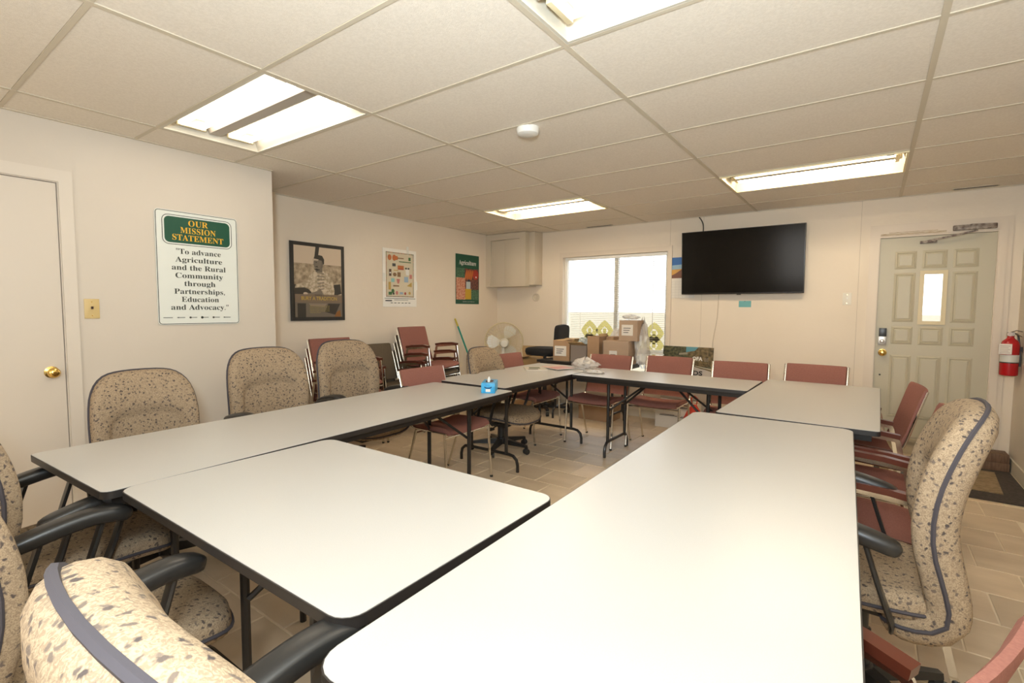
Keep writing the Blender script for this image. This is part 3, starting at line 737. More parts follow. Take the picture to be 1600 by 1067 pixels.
# farmer poster
SEP = lambda n, v: ink('sepia_'+n, (v, v*.80, v*.58))
po = thing('farmer_poster', 'black framed sepia poster of a farmer with a yellow title', 'poster', (XL+.012, 1.125, 1.598), 90)
b = MB(); b.box(-.303, -.012, -.388, .303, 0, .388); obj('backing', b, K_, po, smooth=0)
FLD = noisy('sepia_field', (.20,.145,.085), (.55,.43,.29), 26, .6, detail=6, lo=.3, hi=.7); SKY = SEP('sky', .62); SH = noisy('sepia_shirt', (.36,.28,.18), (.62,.52,.38), 40, .6, lo=.4, hi=.6)
FACE = SEP('face', .20); DK = SEP('dark', .035); MID = SEP('mid', .16); LT = SEP('light', .55); BRN = ink('banner', (.20,.14,.09))
ph = [(SKY, rc(-.265, .14, .265, .352)), (FLD, rc(-.265, -.16, .265, .18)),
      (DK, [(-.03,.352),(.012,.352),(-.005,.25),(-.045,.25)]),
      (DK, [(-.265,-.03),(-.12,-.07),(-.02,-.16),(-.265,-.16)]), (DK, [(.17,-.02),(.25,-.01),(.265,-.15),(.17,-.15)]), (LT, [(.17,-.14),(.265,-.11),(.265,-.155)]),
      (SH, [(-.12,-.06),(-.105,.06),(-.055,.115),(.03,.13),(.10,.09),(.155,.02),(.18,-.08),(.17,-.15),(-.05,-.15)]),
      (SH, [(-.08,.08),(-.13,.0),(-.25,-.035),(-.26,-.065),(-.12,-.055),(-.05,.0)]),
      (SH, [(.07,.09),(.16,.0),(.17,-.06),(.08,-.12),(.02,-.105),(.0,-.075),(.06,-.03)]),
      (FACE, [(.05,-.12),(-.10,-.15),(-.17,-.13),(-.145,-.105),(-.10,-.115),(.02,-.075)]), (LT, ell(-.15,-.118,.024,.014)), 
      (MID, rc(-.035, .10, .04, .16)), (FACE, ell(-.005, .185, .052, .068, 18, 8)), (MID, [(.015,.13),(.045,.15),(.05,.21),(.03,.22)]),
      (DK, [(-.058,.225),(-.05,.252),(-.01,.275),(.04,.268),(.062,.232),(.06,.185),(.048,.18),(.036,.218),(-.01,.226)]), (LT, [(-.072,.215),(-.058,.235),(.0,.228),(-.01,.216)]),
      (DK, ell(-.028, .198, .009, .004, 8)), (DK, [(-.045,.155),(-.008,.148),(-.016,.162)]), (DK, [(-.06,.13),(-.02,.115),(.02,.125),(-.02,.135)]),
      (BRN, rc(-.265, -.205, .265, -.125)), (MID, rc(-.265, -.352, .265, -.205)), (DK, rc(-.24, -.352, -.15, -.215)), (DK, [(.10,-.215),(.24,-.215),(.18,-.33),(.06,-.30)]), (SEP('sheen', .26), [(-.12,-.215),(.09,-.215),(.05,-.25),(-.10,-.24)]), (ink('orange_print', (.25,.10,.02)), [(.17,-.35),(.25,-.35),(.24,-.28),(.20,-.30)])]
for i in range(6): ph.insert(12, (MID, [(-.02,.09-i*.035),(.06,.083-i*.03),(.06,.091-i*.03),(-.02,.098-i*.035)]))
poly_print('photo_print', po, ph, y=-.0125, step=.00025)
text('poster_title', 'BURY A TRADITION', po, .40, .036, (0, -.0232, -.182), ink('title_gold', (.50,.34,.07)), thick=.02)
text('poster_subtitle', "DON'T", po, .10, .014, (0, -.0232, -.138), K_)
for i in range(5): text('poster_small_print', 'the farmers who grow our food need your help'[:44-5*(i == 4)], po, .22 if i < 4 else .12, .010, (-.11, -.0232, -.245-i*.0165), ink('gold_small', (.45,.36,.08)), align='LEFT')
# craft poster
p2 = thing('illustrated_poster', 'pale poster crowded with small coloured pictures, tape at its edges', 'poster', (XL+.003, 2.215, 1.697), 90)
sheet(p2, 'sheet', .52, .68, mat('poster_paper', (.88,.84,.76), .5))
CR = ink('cream', (.66,.58,.42)); cc = {'o': (.45,.13,.03), 'b': (.10,.05,.03), 'g': (.05,.14,.04), 't': (.25,.50,.48), 's': (.30,.40,.50), 'p': (.55,.20,.16), 'y': (.50,.33,.08), 'r': (.35,.04,.03), 'n': (.22,.12,.05), 'k': (.05,.05,.05)}
cc = {k: ink('print_'+k, v) for k, v in cc.items()}
pp = [(CR, rc(-.215, -.225, .215, .30))]
rnd = random.Random(3)
for i in range(26):
    a = -.21+i*.0165; kk = cc[rnd.choice('obgnr')]
    pp += [(kk, rc(a, .288, a+.010, .30)), (cc[rnd.choice('obgnk')], rc(a, -.225, a+.010, -.213))]
for i in range(31):
    a = -.22+i*.0168; pp += [(cc[rnd.choice('obgnr')], rc(-.215, a, -.204, a+.010)), (cc[rnd.choice('obgnk')], rc(.204, a, .215, a+.010))]
pp += [(cc['o'], ell(-.16,.235,.028,.034)), (cc['o'], ell(-.09,.235,.030,.036)), (cc['o'], ell(-.055,.235,.024,.024)), (cc['n'], rc(-.04,.229,.055,.241)), (cc['g'], rc(.13,.215,.165,.255)),
       (cc['b'], rc(-.17,.02,-.135,.10)), (WI, rc(-.165,.05,-.14,.065)), (cc['k'], rc(-.12,.135,-.07,.17)), (cc['o'], rc(-.04,.10,.055,.15)), (cc['r'], rc(-.03,.10,.05,.112)), (cc['y'], rc(-.10,.085,-.03,.095)),
       (cc['n'], ell(-.085,.04,.028,.022)), (cc['n'], rc(-.045,.015,.005,.07)), (cc['k'], ell(.09,.12,.016,.012)), (cc['k'], ell(.13,.12,.016,.012)), (WI, [(.08,.11),(.14,.11),(.135,.04),(.09,.04)]),
       (cc['t'], rc(-.14,-.05,-.09,-.005)), (cc['p'], [(-.06,-.01),(-.005,-.01),(-.02,-.065),(-.045,-.065)]), (cc['s'], rc(.06,-.045,.125,.02)), (cc['p'], rc(.145,.0,.185,.05)), (cc['y'], rc(-.18,-.14,-.145,-.05)),
       (cc['y'], [(.10,-.09),(.18,-.10),(.18,-.04)]), (cc['n'], rc(-.11,-.10,-.02,-.085)), (cc['g'], ell(-.115,-.155,.022,.026)), (cc['g'], rc(-.18,-.20,-.13,-.165)), (cc['k'], ell(-.105,-.185,.014,.014)), (cc['p'], ell(-.055,-.175,.018,.024)),
       (cc['r'], ell(.075,-.18,.014,.018)), (cc['y'], ell(.145,-.175,.018,.018)), (cc['s'], rc(-.01,-.19,.04,-.165)), (cc['g'], rc(-.02,.19,.17,.20)),
       (cc['k'], rc(-.24,-.245,.235,-.239)), (cc['k'], rc(-.10,-.262,.12,-.257)), (cc['k'], rc(-.23,-.275,-.13,-.262))]
for i in range(6): pp.append((cc['k'], rc(-.15+i*.055, -.298, -.12+i*.055, -.290)))
poly_print('pictures', p2, pp, y=-.0022, step=.00003)
for (x, z) in ((-.245, .0), (.255, -.08), (.12, .335)):
    b = MB(); b.box(x-.018, -.0031, z-.05 if x else z, x+.018, -.0021, z+.05); obj('tape', b, mat('tape', (.80,.78,.70), .2), p2, smooth=0)
# agriculture poster
p3 = thing('agriculture_poster', 'dark green Agriculture poster with vegetables and a glass flask', 'poster', (XL+.003, 3.435, 1.745), 90)
sheet(p3, 'sheet', .49, .68, GRN)
CAR = ink('carrot', (.50,.13,.025)); TOM = ink('tomato', (.38,.035,.02)); LEAF = noisy('leafy_print', (.01,.05,.03), (.10,.22,.12), 70, .5); MEAT = noisy('meat_print', (.45,.12,.06), (.65,.38,.25), 45, .5); DKM = noisy('dark_food_print', (.04,.02,.02), (.22,.07,.05), 50, .5)
pp = [(LEAF, rc(-.235,.02,-.06,.15)), (DKM, rc(-.06,-.16,.235,.15)), (MEAT, rc(-.235,-.28,-.05,.02)), (LEAF, rc(.06,-.28,.235,-.14)), (TOM, ell(.17,.07,.065,.07))]
for i in range(4): pp.append((CAR, ell(-.03+i*.04, .065, .019, .08, 14, -18)))
pp += [(ink('flask_glass', (.50,.56,.55)), [(-.03,-.13),(.06,-.13),(.06,-.03),(-.03,-.03)]), (ink('flask_dark', (.01,.03,.05)), rc(.0,-.03,.045,.0)), (ink('juice', (.52,.32,.02)), rc(-.05,-.275,.075,-.13)), (WI, ell(.18,.04,.012,.012))]
poly_print('picture', p3, pp, y=-.0022, step=.0001)
text('title', 'Agriculture', p3, .36, .060, (0, -.0034, .20), WI, bold=True)
text('small_line', 'agriculture in the classroom', p3, .25, .010, (.02, -.0034, -.312), WI)
# calendar, note
ca = thing('wall_calendar', 'wall calendar with a mountain picture, half behind the television', 'calendar', (-.79, YB-.003, 1.715), 0)
b = MB(); b.box(-.16, -.004, -.235, .16, 0, .0); obj('calendar_pages', b, PAPER, ca, smooth=0)
sk = ink('sky_blue', (.03,.14,.40)); 
poly_print('calendar_picture', ca, [(sk, rc(-.16, .0, .16, .245)), (ink('pale_sky', (.30,.45,.55)), [(-.16,.10),(.16,.12),(.16,.17),(-.16,.15)]), (ink('sunset', (.65,.35,.08)), [(-.16,.0),(.02,.0),(.02,.11),(-.16,.10)]), (ink('rock', (.20,.08,.05)), [(-.16,.0),(.16,.0),(.16,.12),(.03,.12),(-.06,.06),(-.16,.01)]), (ink('rock_lit', (.42,.20,.13)), [(.02,.0),(.07,.0),(.06,.10),(.03,.10)])], y=-.001, step=.0003)
gp = [(ink('grid_line', (.45,.42,.38)), rc(-.15, -.04-i*.032, .15, -.0388-i*.032)) for i in range(7)]+[(ink('grid_line', (.45,.42,.38)), rc(-.15+i*.0428, -.232, -.1488+i*.0428, -.04)) for i in range(8)]
poly_print('calendar_grid', ca, gp, y=-.0042, step=0)
nt_ = thing('paper_note', 'small turquoise note pinned to the wall under the television', 'note', (-.085, YB-.002, 1.41), 0)
b = MB(); b.box(-.062, -.002, -.034, .062, 0, .034); obj('note_paper', b, mat('turquoise_paper', (.16,.42,.42), .7), nt_, smooth=0)
b = MB(); b.lathe([(.004,0),(.004,.004)], 8, Matrix.Translation((0,-.002,.03)) @ Matrix.Rotation(R(90),4,'X')); obj('pin', b, K_, nt_)

# ------------------------------------------------------------------ television and cable
tv = thing('television', 'large black flat television hung high on the back wall', 'television', (-.135, YB-.09, 1.872), 0)
tv.rotation_euler = (R(4), 0, 0)
b = MB(); b.box(-.617, -.03, -.352, .617, .0, .352); b.box(-.35, 0, -.25, .35, .035, .15); obj('cabinet', b, BLKM, tv, bevel=.004)
scr = mat('tv_screen', (.004,.0035,.003), .14, spec=.25); b = MB(); b.box(-.608, -.0312, -.336, .608, -.0300, .345); obj('screen', b, scr, tv, smooth=0)
b = MB(); b.box(-.02, -.032, -.360, .02, -.01, -.352); obj('logo_bump', b, BLKM, tv, smooth=0)
b = MB(); b.box(-.12, .02, -.12, .12, .055, .12); obj('wall_bracket', b, BLKM, tv, smooth=0)
cb = thing('television_cable', 'black cable running from the ceiling down to the television', 'cable', (0, 0, 0))
b = MB(); b.tube(catmull([(-.60, YB-.012, ZC-.005), (-.565, YB-.014, 2.35), (-.55, YB-.014, 2.28), (-.55, YB-.03, 2.10)], 14), .006, 6); obj('cord', b, BLKM, cb)
b = MB(); b.tube(catmull([(-.36, YB-.008, 1.54), (-.37, YB-.006, 1.25), (-.41, YB-.006, .95), (-.42, YB-.006, .55)], 16), .003, 5); tag(obj('hanging_cord', b, mat('cord_beige', (.55,.46,.34), .6)), 'thin beige cord hanging down the wall below the television', 'cable')

# ------------------------------------------------------------------ corner cabinet, small wall fittings, ceiling fittings
cu = thing('wall_cabinet', 'painted cabinet high in the far left corner of the room', 'cabinet', (XL, YB, 1.655))
CP = mat('cabinet_paint', (.60,.52,.40), .5)
b = MB(); b.box(.002, -.28, 0, .70, -.002, .015); b.box(.002, -.28, .015, .09, -.002, .66); b.box(.60, -.28, .015, .70, -.002, .66); b.box(.002, -.28, .66, .70, -.002, ZC-1.655-.006); b.box(.09, -.05, .015, .60, -.002, .66)
obj('cabinet_body', b, CP, cu, smooth=0)
b = MB(); b.box(.088, -.255, .016, .36, -.238, .658); obj('door', b, CP, cu, bevel=.003)
b = MB(); b.box(.345, -.275, .016, .602, -.258, .658); obj('door', b, CP, cu, bevel=.003)
b = MB(); b.box(.702, -.20, .02, .80, -.002, ZC-1.655-.006); obj('side_post', b, CP, cu, bevel=.004)
pl = thing('wall_ring', 'round painted outlet ring below the corner cabinet', 'wall fitting', (-2.83, YB, 1.505))
b = MB(); b.lathe([(.058,0),(.058,.010),(.045,.014),(.038,.006),(.018,.006),(.016,.010)], 24, Matrix.Rotation(R(90),4,'X')); obj('ring', b, CP, pl)
def switch(name, label, loc, rz, c, toggle):
    t = thing(name, label, 'light switch', loc, rz)
    b = MB(); b.box(-.037, -.006, -.06, .037, -.0005, .06); obj('switch_plate', b, mat('plate_'+name, c, .4), t, bevel=.003)
    b = MB(); b.box(-.005, -.016, -.002, .005, -.006, .014); obj('toggle', b, toggle, t, smooth=0)
    for z in (-.042, .042):
        b = MB(); b.lathe([(.003,0),(.003,.002)], 8, Matrix.Translation((0,-.006,z)) @ Matrix.Rotation(R(90),4,'X')); obj('screw', b, BRASS, t)
switch('light_switch', 'yellowed light switch between the near door and the mission sign', (XB, -.868, 1.325), 90, (.62,.46,.20), mat('brown_toggle', (.05,.02,.01), .4))
switch('wall_switch', 'white light switch on the back wall left of the entrance door', (.845, YB, 1.46), 0, (.75,.70,.60), WHITE)
sm_ = thing('smoke_detector', 'round white smoke detector on the ceiling in the middle of the photo', 'smoke detector', (-.64, .67, ZC))
b = MB(); b.lathe([(.066,.001),(.068,-.012),(.062,-.034),(.050,-.040),(.015,-.042)], 28); obj('detector_body', b, WHITE, sm_)
b = MB(); b.lathe([(.052,-.026),(.055,-.030),(.052,-.034)], 28); obj('vent_ring', b, CP, sm_)
for lb, (x, y, w_) in (('thin slot vent in the ceiling above the entrance door', (1.72, 4.0, .15)), ('dark slot vent in the ceiling above the window', (-1.82, 4.03, .18))):
    v = thing('ceiling_vent', lb, 'vent', (x, y, ZC)); b = MB(); b.box(-w_, -.03, -.005, w_, .03, .0); obj('vent_frame', b, BAR, v, smooth=0)
    for k in (-.012, .012): b = MB(); b.box(-w_+.01, k-.006, -.0065, w_-.01, k+.006, -.005); obj('slot', b, BLKM, v, smooth=0)

# ------------------------------------------------------------------ things on the tables
tb_ = thing('tissue_box', 'blue cardboard tissue box with a white tissue sticking out', 'tissue box', (-1.185, 1.0, .7405), 122)
tb_.scale = (.85, .85, .85)
BLU = noisy('tissue_blue', (.02,.30,.62), (.05,.42,.75), 25, .4); PBL = mat('tissue_pale', (.22,.42,.62), .5)
b = MB(); b.box(-.12, -.058, 0, .12, .058, .085); bx = obj('box', b, BLU, tb_, bevel=.002)
b = MB(); b.prism(ell(0, 0, .075, .034, 20), .0852, .0858); obj('opening', b, mat('dark_opening', (.12,.05,.03), .8), bx, smooth=0)
b = MB(); b.box(-.1205, -.02, .012, -.1202, .02, .035); obj('label_patch', b, WHITE, bx, smooth=0)
b = MB(); pts = [(-.1208, .03*math.cos(R(a)), .055-.012*math.sin(R(a))) for a in range(0, 181, 20)]; b.tube(pts, .004, 5); obj('handle_cut', b, ink('navy', (.01,.03,.12)), bx)
b = MB(); rnd = random.Random(5)
RR = []
for k, (r0, z) in enumerate(((.012,.08),(.020,.095),(.022,.108),(.012,.122),(.004,.130))):
    RR.append([(-.055+(r0+rnd.uniform(-.005,.005))*math.cos(2*math.pi*i/12)+k*.004, (r0*.6+rnd.uniform(-.003,.003))*math.sin(2*math.pi*i/12), z) for i in range(12)])
b.rings(RR); obj('tissue', b, mat('tissue_white', (.85,.85,.82), .9), tb_)
def mag(label, x, y, rz, z, colr, polys):
    t = thing('magazine', label, 'magazine', (x, y, z), rz, 'magazines on the far left table')
    b = MB(); b.box(-.105, -.14, 0, .105, .14, .006); obj('pages', b, PAPER, t, smooth=0)
    b = MB(); b.box(-.106, -.141, .0062, .106, .141, .0072); obj('cover', b, colr, t, smooth=0)
    b = MB(); ms = []
    for k, (m_, p) in enumerate(polys):
        ms.append(m_); b.add([(q[0], q[1], .0074+k*.0002) for q in p], [tuple(range(len(p)))], k)
    obj('cover_print', b, ms, t, smooth=0)
mag('pale magazine with dark print on the far left table', -1.66, 2.33, 40, .7405, mat('pale_cover', (.62,.55,.45), .35), [(ink('green_print', (.12,.14,.08)), rc(-.06,-.02,.05,.09)), (ink('grey_print', (.15,.13,.12)), rc(-.08,-.11,.02,-.05))])
mag('pink covered magazine overlapping the pale one on the far left table', -1.50, 2.50, 65, .7485, mat('pink_cover', (.62,.28,.24), .35), [(ink('white_p', (.7,.62,.52)), rc(-.09,.05,.08,.12))])
# crumpled clear bag
def crumple(label, x, y, z, rx, ry, rz_, seed, m_, name='plastic_bag'):
    rn = random.Random(seed); b = MB(); RR = []; n = 22
    K = 9
    for k in range(K):
        t = k/(K-1); r = math.sin(math.pi*min(.98, .12+t*.86))**.6
        if k == K-1: r = .12
        RR.append([(rx*r*(1+rn.uniform(-.28,.28))*math.cos(2*math.pi*i/n), ry*r*(1+rn.uniform(-.28,.28))*math.sin(2*math.pi*i/n), max(0, rz_*t*(1+rn.uniform(-.25,.15)))) for i in range(n)])
    b.rings(RR); o = obj(name, b, m_, smooth=20); o.location = (x, y, z); return tag(o, label, 'plastic bag') if label else o
CLR = mat('clear_plastic', (.85,.80,.74), .18, alpha=.55)
crumple('crumpled clear plastic bag at the corner where the two far tables meet', -1.27, 2.66, .7405, .13, .12, .11, 2, CLR)
b0 = crumple('flat scrap of clear plastic beside the crumpled bag on the back table', -1.05, 2.42, .7405, .10, .08, .03, 9, CLR, 'plastic_scrap')

# ------------------------------------------------------------------ storage table with boxes under the window
ST = table(-1.70, 3.57, 1.16, .55, 90, 'dark folding table loaded with cardboard boxes under the window', r=.01, h=.72, inset=.2, top=mat('dark_tabletop', (.10,.095,.09), .3), grp='storage table')
del ST['group']
def carton(label, x, y, z, sx, sy, sz, rz, m_=CARD, open_=None, paper=None, grp='cardboard boxes by the window', name='cardboard_box'):
    t = thing(name, label, 'box', (x, y, z), rz, grp); w_ = .004
    b = MB(); X, Y = sx/2, sy/2
    b.box(-X,-Y,0,X,Y,w_); b.box(-X,-Y,w_,-X+w_,Y,sz); b.box(X-w_,-Y,w_,X,Y,sz); b.box(-X+w_,-Y,w_,X-w_,-Y+w_,sz); b.box(-X+w_,Y-w_,w_,X-w_,Y,sz)
    obj('box_body', b, m_, t, smooth=0)
    if open_ is None:
        b = MB(); b.box(-X,-Y,sz+.0002,X,-.001,sz+.004); b.box(-X,.001,sz+.0002,X,Y,sz+.004); obj('top_flap', b, m_, t, smooth=0)
        b = MB(); b.box(-X-.001,-.025,sz+.0042,X+.001,.025,sz+.0046); b.box(-X-.0006,-.025,sz-.06,-X-.0002,.025,sz+.0046); obj('tape', b, mat('brown_tape', (.45,.30,.16), .25), t, smooth=0)
    else:
        for (ax, s, ang, ln) in open_:
            b = MB()
            if ax == 'x': M = Matrix.Translation((s*X, 0, sz)) @ Matrix.Rotation(R(-s*ang), 4, 'Y'); b.box(-.002, -Y, 0, .002, Y, ln, M=M)
            else: M = Matrix.Translation((0, s*Y, sz)) @ Matrix.Rotation(R(s*ang*-1), 4, 'X'); b.box(-X, -.002, 0, X, .002, ln, M=M)
            obj('top_flap', b, CARDIN, t, smooth=0)
    if paper:
        px_, pz_, pw, ph_ = paper; b = MB(); b.box(px_-pw/2, -Y-.002, pz_-ph_/2, px_+pw/2, -Y-.0008, pz_+ph_/2); lb = obj('shipping_label', b, PAPER, t, smooth=0)
        b = MB(); 
        for k in range(3): b.box(px_-pw*.35, -Y-.0024, pz_-ph_*.25+k*ph_*.2, px_+pw*(.1+.1*k), -Y-.0021, pz_-ph_*.25+k*ph_*.2+ph_*.07)
        obj('label_print', b, K_, lb, smooth=0)
    return t
c1 = carton('open cardboard box with raised flaps on the left of the storage table', -1.97, 3.49, .7205, .21, .32, .245, 8, open_=[('x', -1, 92, .11), ('x', 1, 100, .13), ('y', 1, 85, .1)], paper=(-.01, .12, .15, .12))
c1b = carton('cardboard box full of clear packets, its yellow flap folded toward the camera', -1.735, 3.50, .7205, .20, .30, .20, 4, open_=[('y', -1, 70, .12), ('x', -1, 35, .09)], m_=mat('carton_cutaway', (.30,.24,.19), .6))
crumple(None, -1.735, 3.50, .90, .075, .10, .10, 12, mat('packet_plastic', (.45,.50,.50), .2), 'packet_bundle')
tag(bpy.data.objects['packet_bundle'], 'clear packets bulging out of the flap box on the storage table', 'packets')
carton('tall narrow plain cardboard box standing on the storage table', -1.535, 3.46, .7205, .15, .22, .31, 0, open_=[('x', 1, 8, .03)])
carton('plain cardboard box behind the tall narrow one, its edge rounded', -1.40, 3.62, .7205, .14, .20, .30, -14)
c2 = carton('plastic wrapped cardboard box at the right end of the storage table', -1.255, 3.47, .7205, .29, .30, .265, 5, paper=(-.03, .09, .09, .14))
c3 = carton('wrapped cardboard box on top of the pile against the window', -1.14, 3.52, .992, .21, .24, .225, 3, paper=(-.01, .12, .13, .12))
WRP = mat('shrink_wrap', (.86,.80,.70), .12, alpha=.16)
def wrap(par, sx, sy, sz, seed):
    rn = random.Random(seed); RR = []; P = rrect(-sx/2, -sy/2, sx/2, sy/2, .02, 4)
    for k in range(8): RR.append([(x*(1+rn.uniform(.0,.05)), y*(1+rn.uniform(.01,.06)), sz*k/7) for x, y in P])
    b = MB(); b.rings(RR); obj('plastic_wrap', b, WRP, par, smooth=25)
wrap(c2, .305, .315, .272, 1); wrap(c3, .225, .255, .235, 4)
crumple('puffy clear plastic bag lying on top of the highest box', -1.14, 3.50, 1.232, .09, .09, .055, 21, CLR)
crumple('loose clear plastic sheet bunched behind the boxes at the window', -1.40, 3.74, .7205, .12, .07, .36, 33, CLR, 'plastic_sheet')
crumple('clear plastic hanging down at the right end of the box pile', -1.04, 3.60, .7205, .075, .13, .48, 35, CLR, 'plastic_sheet')
# floor boxes
carton('brown cardboard box on the floor behind the left window chair', -1.62, 3.72, 0, .42, .30, .25, 0, grp='boxes on the floor at the back wall')
wb = carton('white storage box with handwriting on the floor under the back table', -.70, 3.86, 0, .46, .22, .29, 2, m_=mat('white_card', (.66,.62,.54), .6), grp='boxes on the floor at the back wall')
b = MB()
for k, (x0, x1, z) in enumerate(((-.18,-.04,.235),(.02,.16,.24),(-.18,.02,.14),(.05,.18,.13))): b.box(x0, -.1125, z, x1, -.1115, z+.006); b.box(x0+.01, -.1125, z+.012, x1-.03, -.1115, z+.016)
obj('handwriting', b, K_, wb, smooth=0)
rd = thing('red_bag', 'small red bag on the floor beside the white storage box', 'bag', (-.455, 3.62, 0))
rd.scale = (1.1, 1.1, 1.35)
b = MB(); RR = []
for k, (sx, sy, z) in enumerate(((.09,.06,0),(.105,.075,.05),(.095,.07,.12),(.06,.04,.19),(.02,.012,.24))): RR.append([(sx*math.cos(2*math.pi*i/14)*(1+.1*math.sin(3*i)), sy*math.sin(2*math.pi*i/14), z) for i in range(14)])
b.rings(RR); obj('bag_body', b, mat('red_cloth', (.55,.04,.015), .6), rd); b = MB(); b.tube([(-.02,0,.235),(-.03,0,.29),(.0,0,.31),(.03,0,.29),(.02,0,.235)], .005, 6); obj('handle', b, mat('red_cloth', (.5,.03,.01), .6), rd)
# landscape sign leaning on the wall
os_ = thing('landscape_sign', 'landscape photo sign with white OFA letters leaning on the wall below the television', 'sign', (-.675, 4.02, .295), 0); os_.rotation_euler = (R(-6), 0, 0)
TRE = noisy('tree_print', (.015,.02,.01), (.13,.12,.05), 35, .4); TRE2 = noisy('tree_print_autumn', (.05,.035,.01), (.22,.15,.06), 30, .4)
b = MB(); b.box(-.29, 0, 0, .29, .005, .62); obj('board', b, WHITE, os_, smooth=0)
poly_print('photo_print', os_, [(ink('road', (.50,.44,.38)), rc(-.29, 0, .29, .62)), (TRE, rc(-.29, .36, .0, .62)), (TRE2, rc(.0, .40, .29, .62)), (ink('sky_patch', (.10,.28,.33)), [(-.02,.62),(.12,.62),(.08,.575),(-.02,.555)]), (TRE, [(.05,.40),(.29,.40),(.29,.35),(.16,.37)]), (ink('rail', (.48,.42,.30)), [(.09,.405),(.29,.375),(.29,.36),(.09,.398)]), (ink('verge', (.18,.13,.06)), [(.09,.395),(.29,.358),(.29,.34),(.12,.385)]), (ink('fence_red', (.20,.06,.03)), rc(-.26,.40,.05,.43)), (ink('roof_print', (.30,.26,.18)), [(-.10,.54),(.0,.555),(.0,.53),(-.10,.52)])], y=-.001, step=.0004)
text('sign_letters', 'OFA', os_, .115, .042, (.115, -.0055, .465), WI, thick=.04)
for k in range(3): text('sign_small_line', 'ontario farm', os_, .05, .009, (.215, -.0055, .49-k*.015), ink('faded_white', (.45,.42,.36)))
text('sign_heading', 'ROADS', os_, .30, .050, (.03, -.0055, .295), K_, thick=.03)
# blue bag by the wall
bb = thing('blue_bin', 'small blue bin on the floor under the long left table, by the wall', 'bin', (-2.62, 2.60, 0))
b = MB(); b.lathe([(.10,0),(.13,.28),(.135,.28),(.137,.295),(.125,.295),(.10,.02)], 20); obj('bin_body', b, mat('blue_plastic', (.01,.07,.22), .4), bb)

# ------------------------------------------------------------------ black task chair beside the storage table
bc = thing('task_chair', 'black task chair with high seat left of the box table', 'office chair', (-2.36, 3.62, 0), 94)
BF = mat('black_cloth', (.010,.009,.009), .9)
so2 = shape([(.09,-.20),(.19,-.18),(.225,-.05),(.225,.08),(.18,.19),(.08,.225)], 36)
b = cushion(so2, [(p[0]*.7, p[1]*.7) for p in so2], [(-.6,-.05),(.0,-.055),(.8,-.045),(1,-.005),(.93,.030),(.6,.045),(0,.045),(-.6,.045)], lambda u, v, d: (u, v, .80+d)); obj('seat', b, BF, bc, smooth=60)
bo2 = shape([(.10,0),(.165,.02),(.17,.12),(.16,.22),(.09,.25)], 36)
b = cushion(bo2, [(p[0]*.7, .12+(p[1]-.12)*.7) for p in bo2], [(-.6,-.03),(0,-.032),(.8,-.028),(1,0),(.9,.028),(0,.034),(-.6,.034)], lambda u, v, d: (u, -.235-.05*v+d, .895+v)); obj('backrest', b, BF, bc, smooth=60)
b = MB(); b.tube(catmull([(0,-.05,.735),(0,-.22,.74),(0,-.285,.80),(0,-.285,.96)], 12), 1, 6, sec=(.025,.006), up=(0,1,0)); obj('back_support', b, BLKM, bc)
b = MB(); b.lathe([(.03,.09),(.03,.45),(.02,.455),(.02,.745)], 14); obj('gas_column', b, BLKM, bc)
b = MB(); b.lathe([(.05,.06),(.05,.11),(.035,.125)], 14)
for k in range(5):
    a = R(72*k); M = Matrix.Rotation(a, 4, 'Z'); b.box(.03, -.02, .065, .29, .02, .095, M=M)
obj('star_base', b, BLKM, bc, smooth=0)
for k in range(5):
    a = R(72*k); b = MB(); b.lathe([(.01,-.02),(.027,-.018),(.027,.018),(.01,.02)], 12, Matrix.Translation((.28*math.cos(a), .28*math.sin(a), .0275)) @ Matrix.Rotation(a, 4, 'Z') @ Matrix.Rotation(R(90), 4, 'X')); obj('caster', b, BLKM, bc)

# ------------------------------------------------------------------ pedestal fan in the corner, seen from behind
fn = thing('pedestal_fan', 'white pedestal fan standing in the far left corner', 'fan', (-3.08, 3.62, 0))
FW = mat('fan_white', (.72,.69,.60), .35); FY = mat('fan_cage_cream', (.66,.57,.36), .4)
hd = Matrix.Translation((-.02, .10, .885)) @ Matrix.Rotation(R(38), 4, 'Z') @ Matrix.Rotation(R(-84), 4, 'X')    # local z points away from the camera into the corner
b = MB(); b.tube([hd @ Vector((.265*math.cos(2*math.pi*i/36), .265*math.sin(2*math.pi*i/36), 0)) for i in range(36)], .009, 6, closed=True)
for zz, rr in ((-.05, .17), (.05, .19), (-.065,.09), (.06,.10)): b.tube([hd @ Vector((rr*math.cos(2*math.pi*i/28), rr*math.sin(2*math.pi*i/28), zz)) for i in range(28)], .0025, 4, closed=True)
for k in range(36):
    a = 2*math.pi*k/36; c, s = math.cos(a), math.sin(a)
    for sg_ in (-1, 1):
        b.tube([hd @ Vector((r*c, r*s, sg_*z)) for r, z in ((.05,.066),(.13,.06),(.21,.040),(.263,.002))], .0022, 3)
obj('cage', b, FY, fn, smooth=60)
b = MB(); b.lathe([(.05,.062),(.055,.07),(.0549,.075),(.01,.076)], 20, hd); obj('front_cap', b, FY, fn)
for k in range(3):
    a0 = 2*math.pi*k/3+1.0; pts = []
    for t_, r in ((-.30,.04),(-.50,.10),(-.52,.17),(-.34,.225),(0,.24),(.34,.23),(.54,.19),(.52,.11),(.30,.05)): pts.append((r, a0+t_))
    n = len(pts); b = MB()
    for off in (-.0015, .0015): b.v += [tuple(hd @ Vector((r*math.cos(a), r*math.sin(a), off+.022*math.sin((a-a0)*1.6)))) for r, a in pts]
    b.f = [tuple(range(n)), tuple(range(n, 2*n))[::-1]]+[(i, n+i, n+(i+1) % n, (i+1) % n) for i in range(n)]; b.mi = [0]*len(b.f)
    obj('blade', b, FW, fn, smooth=30)
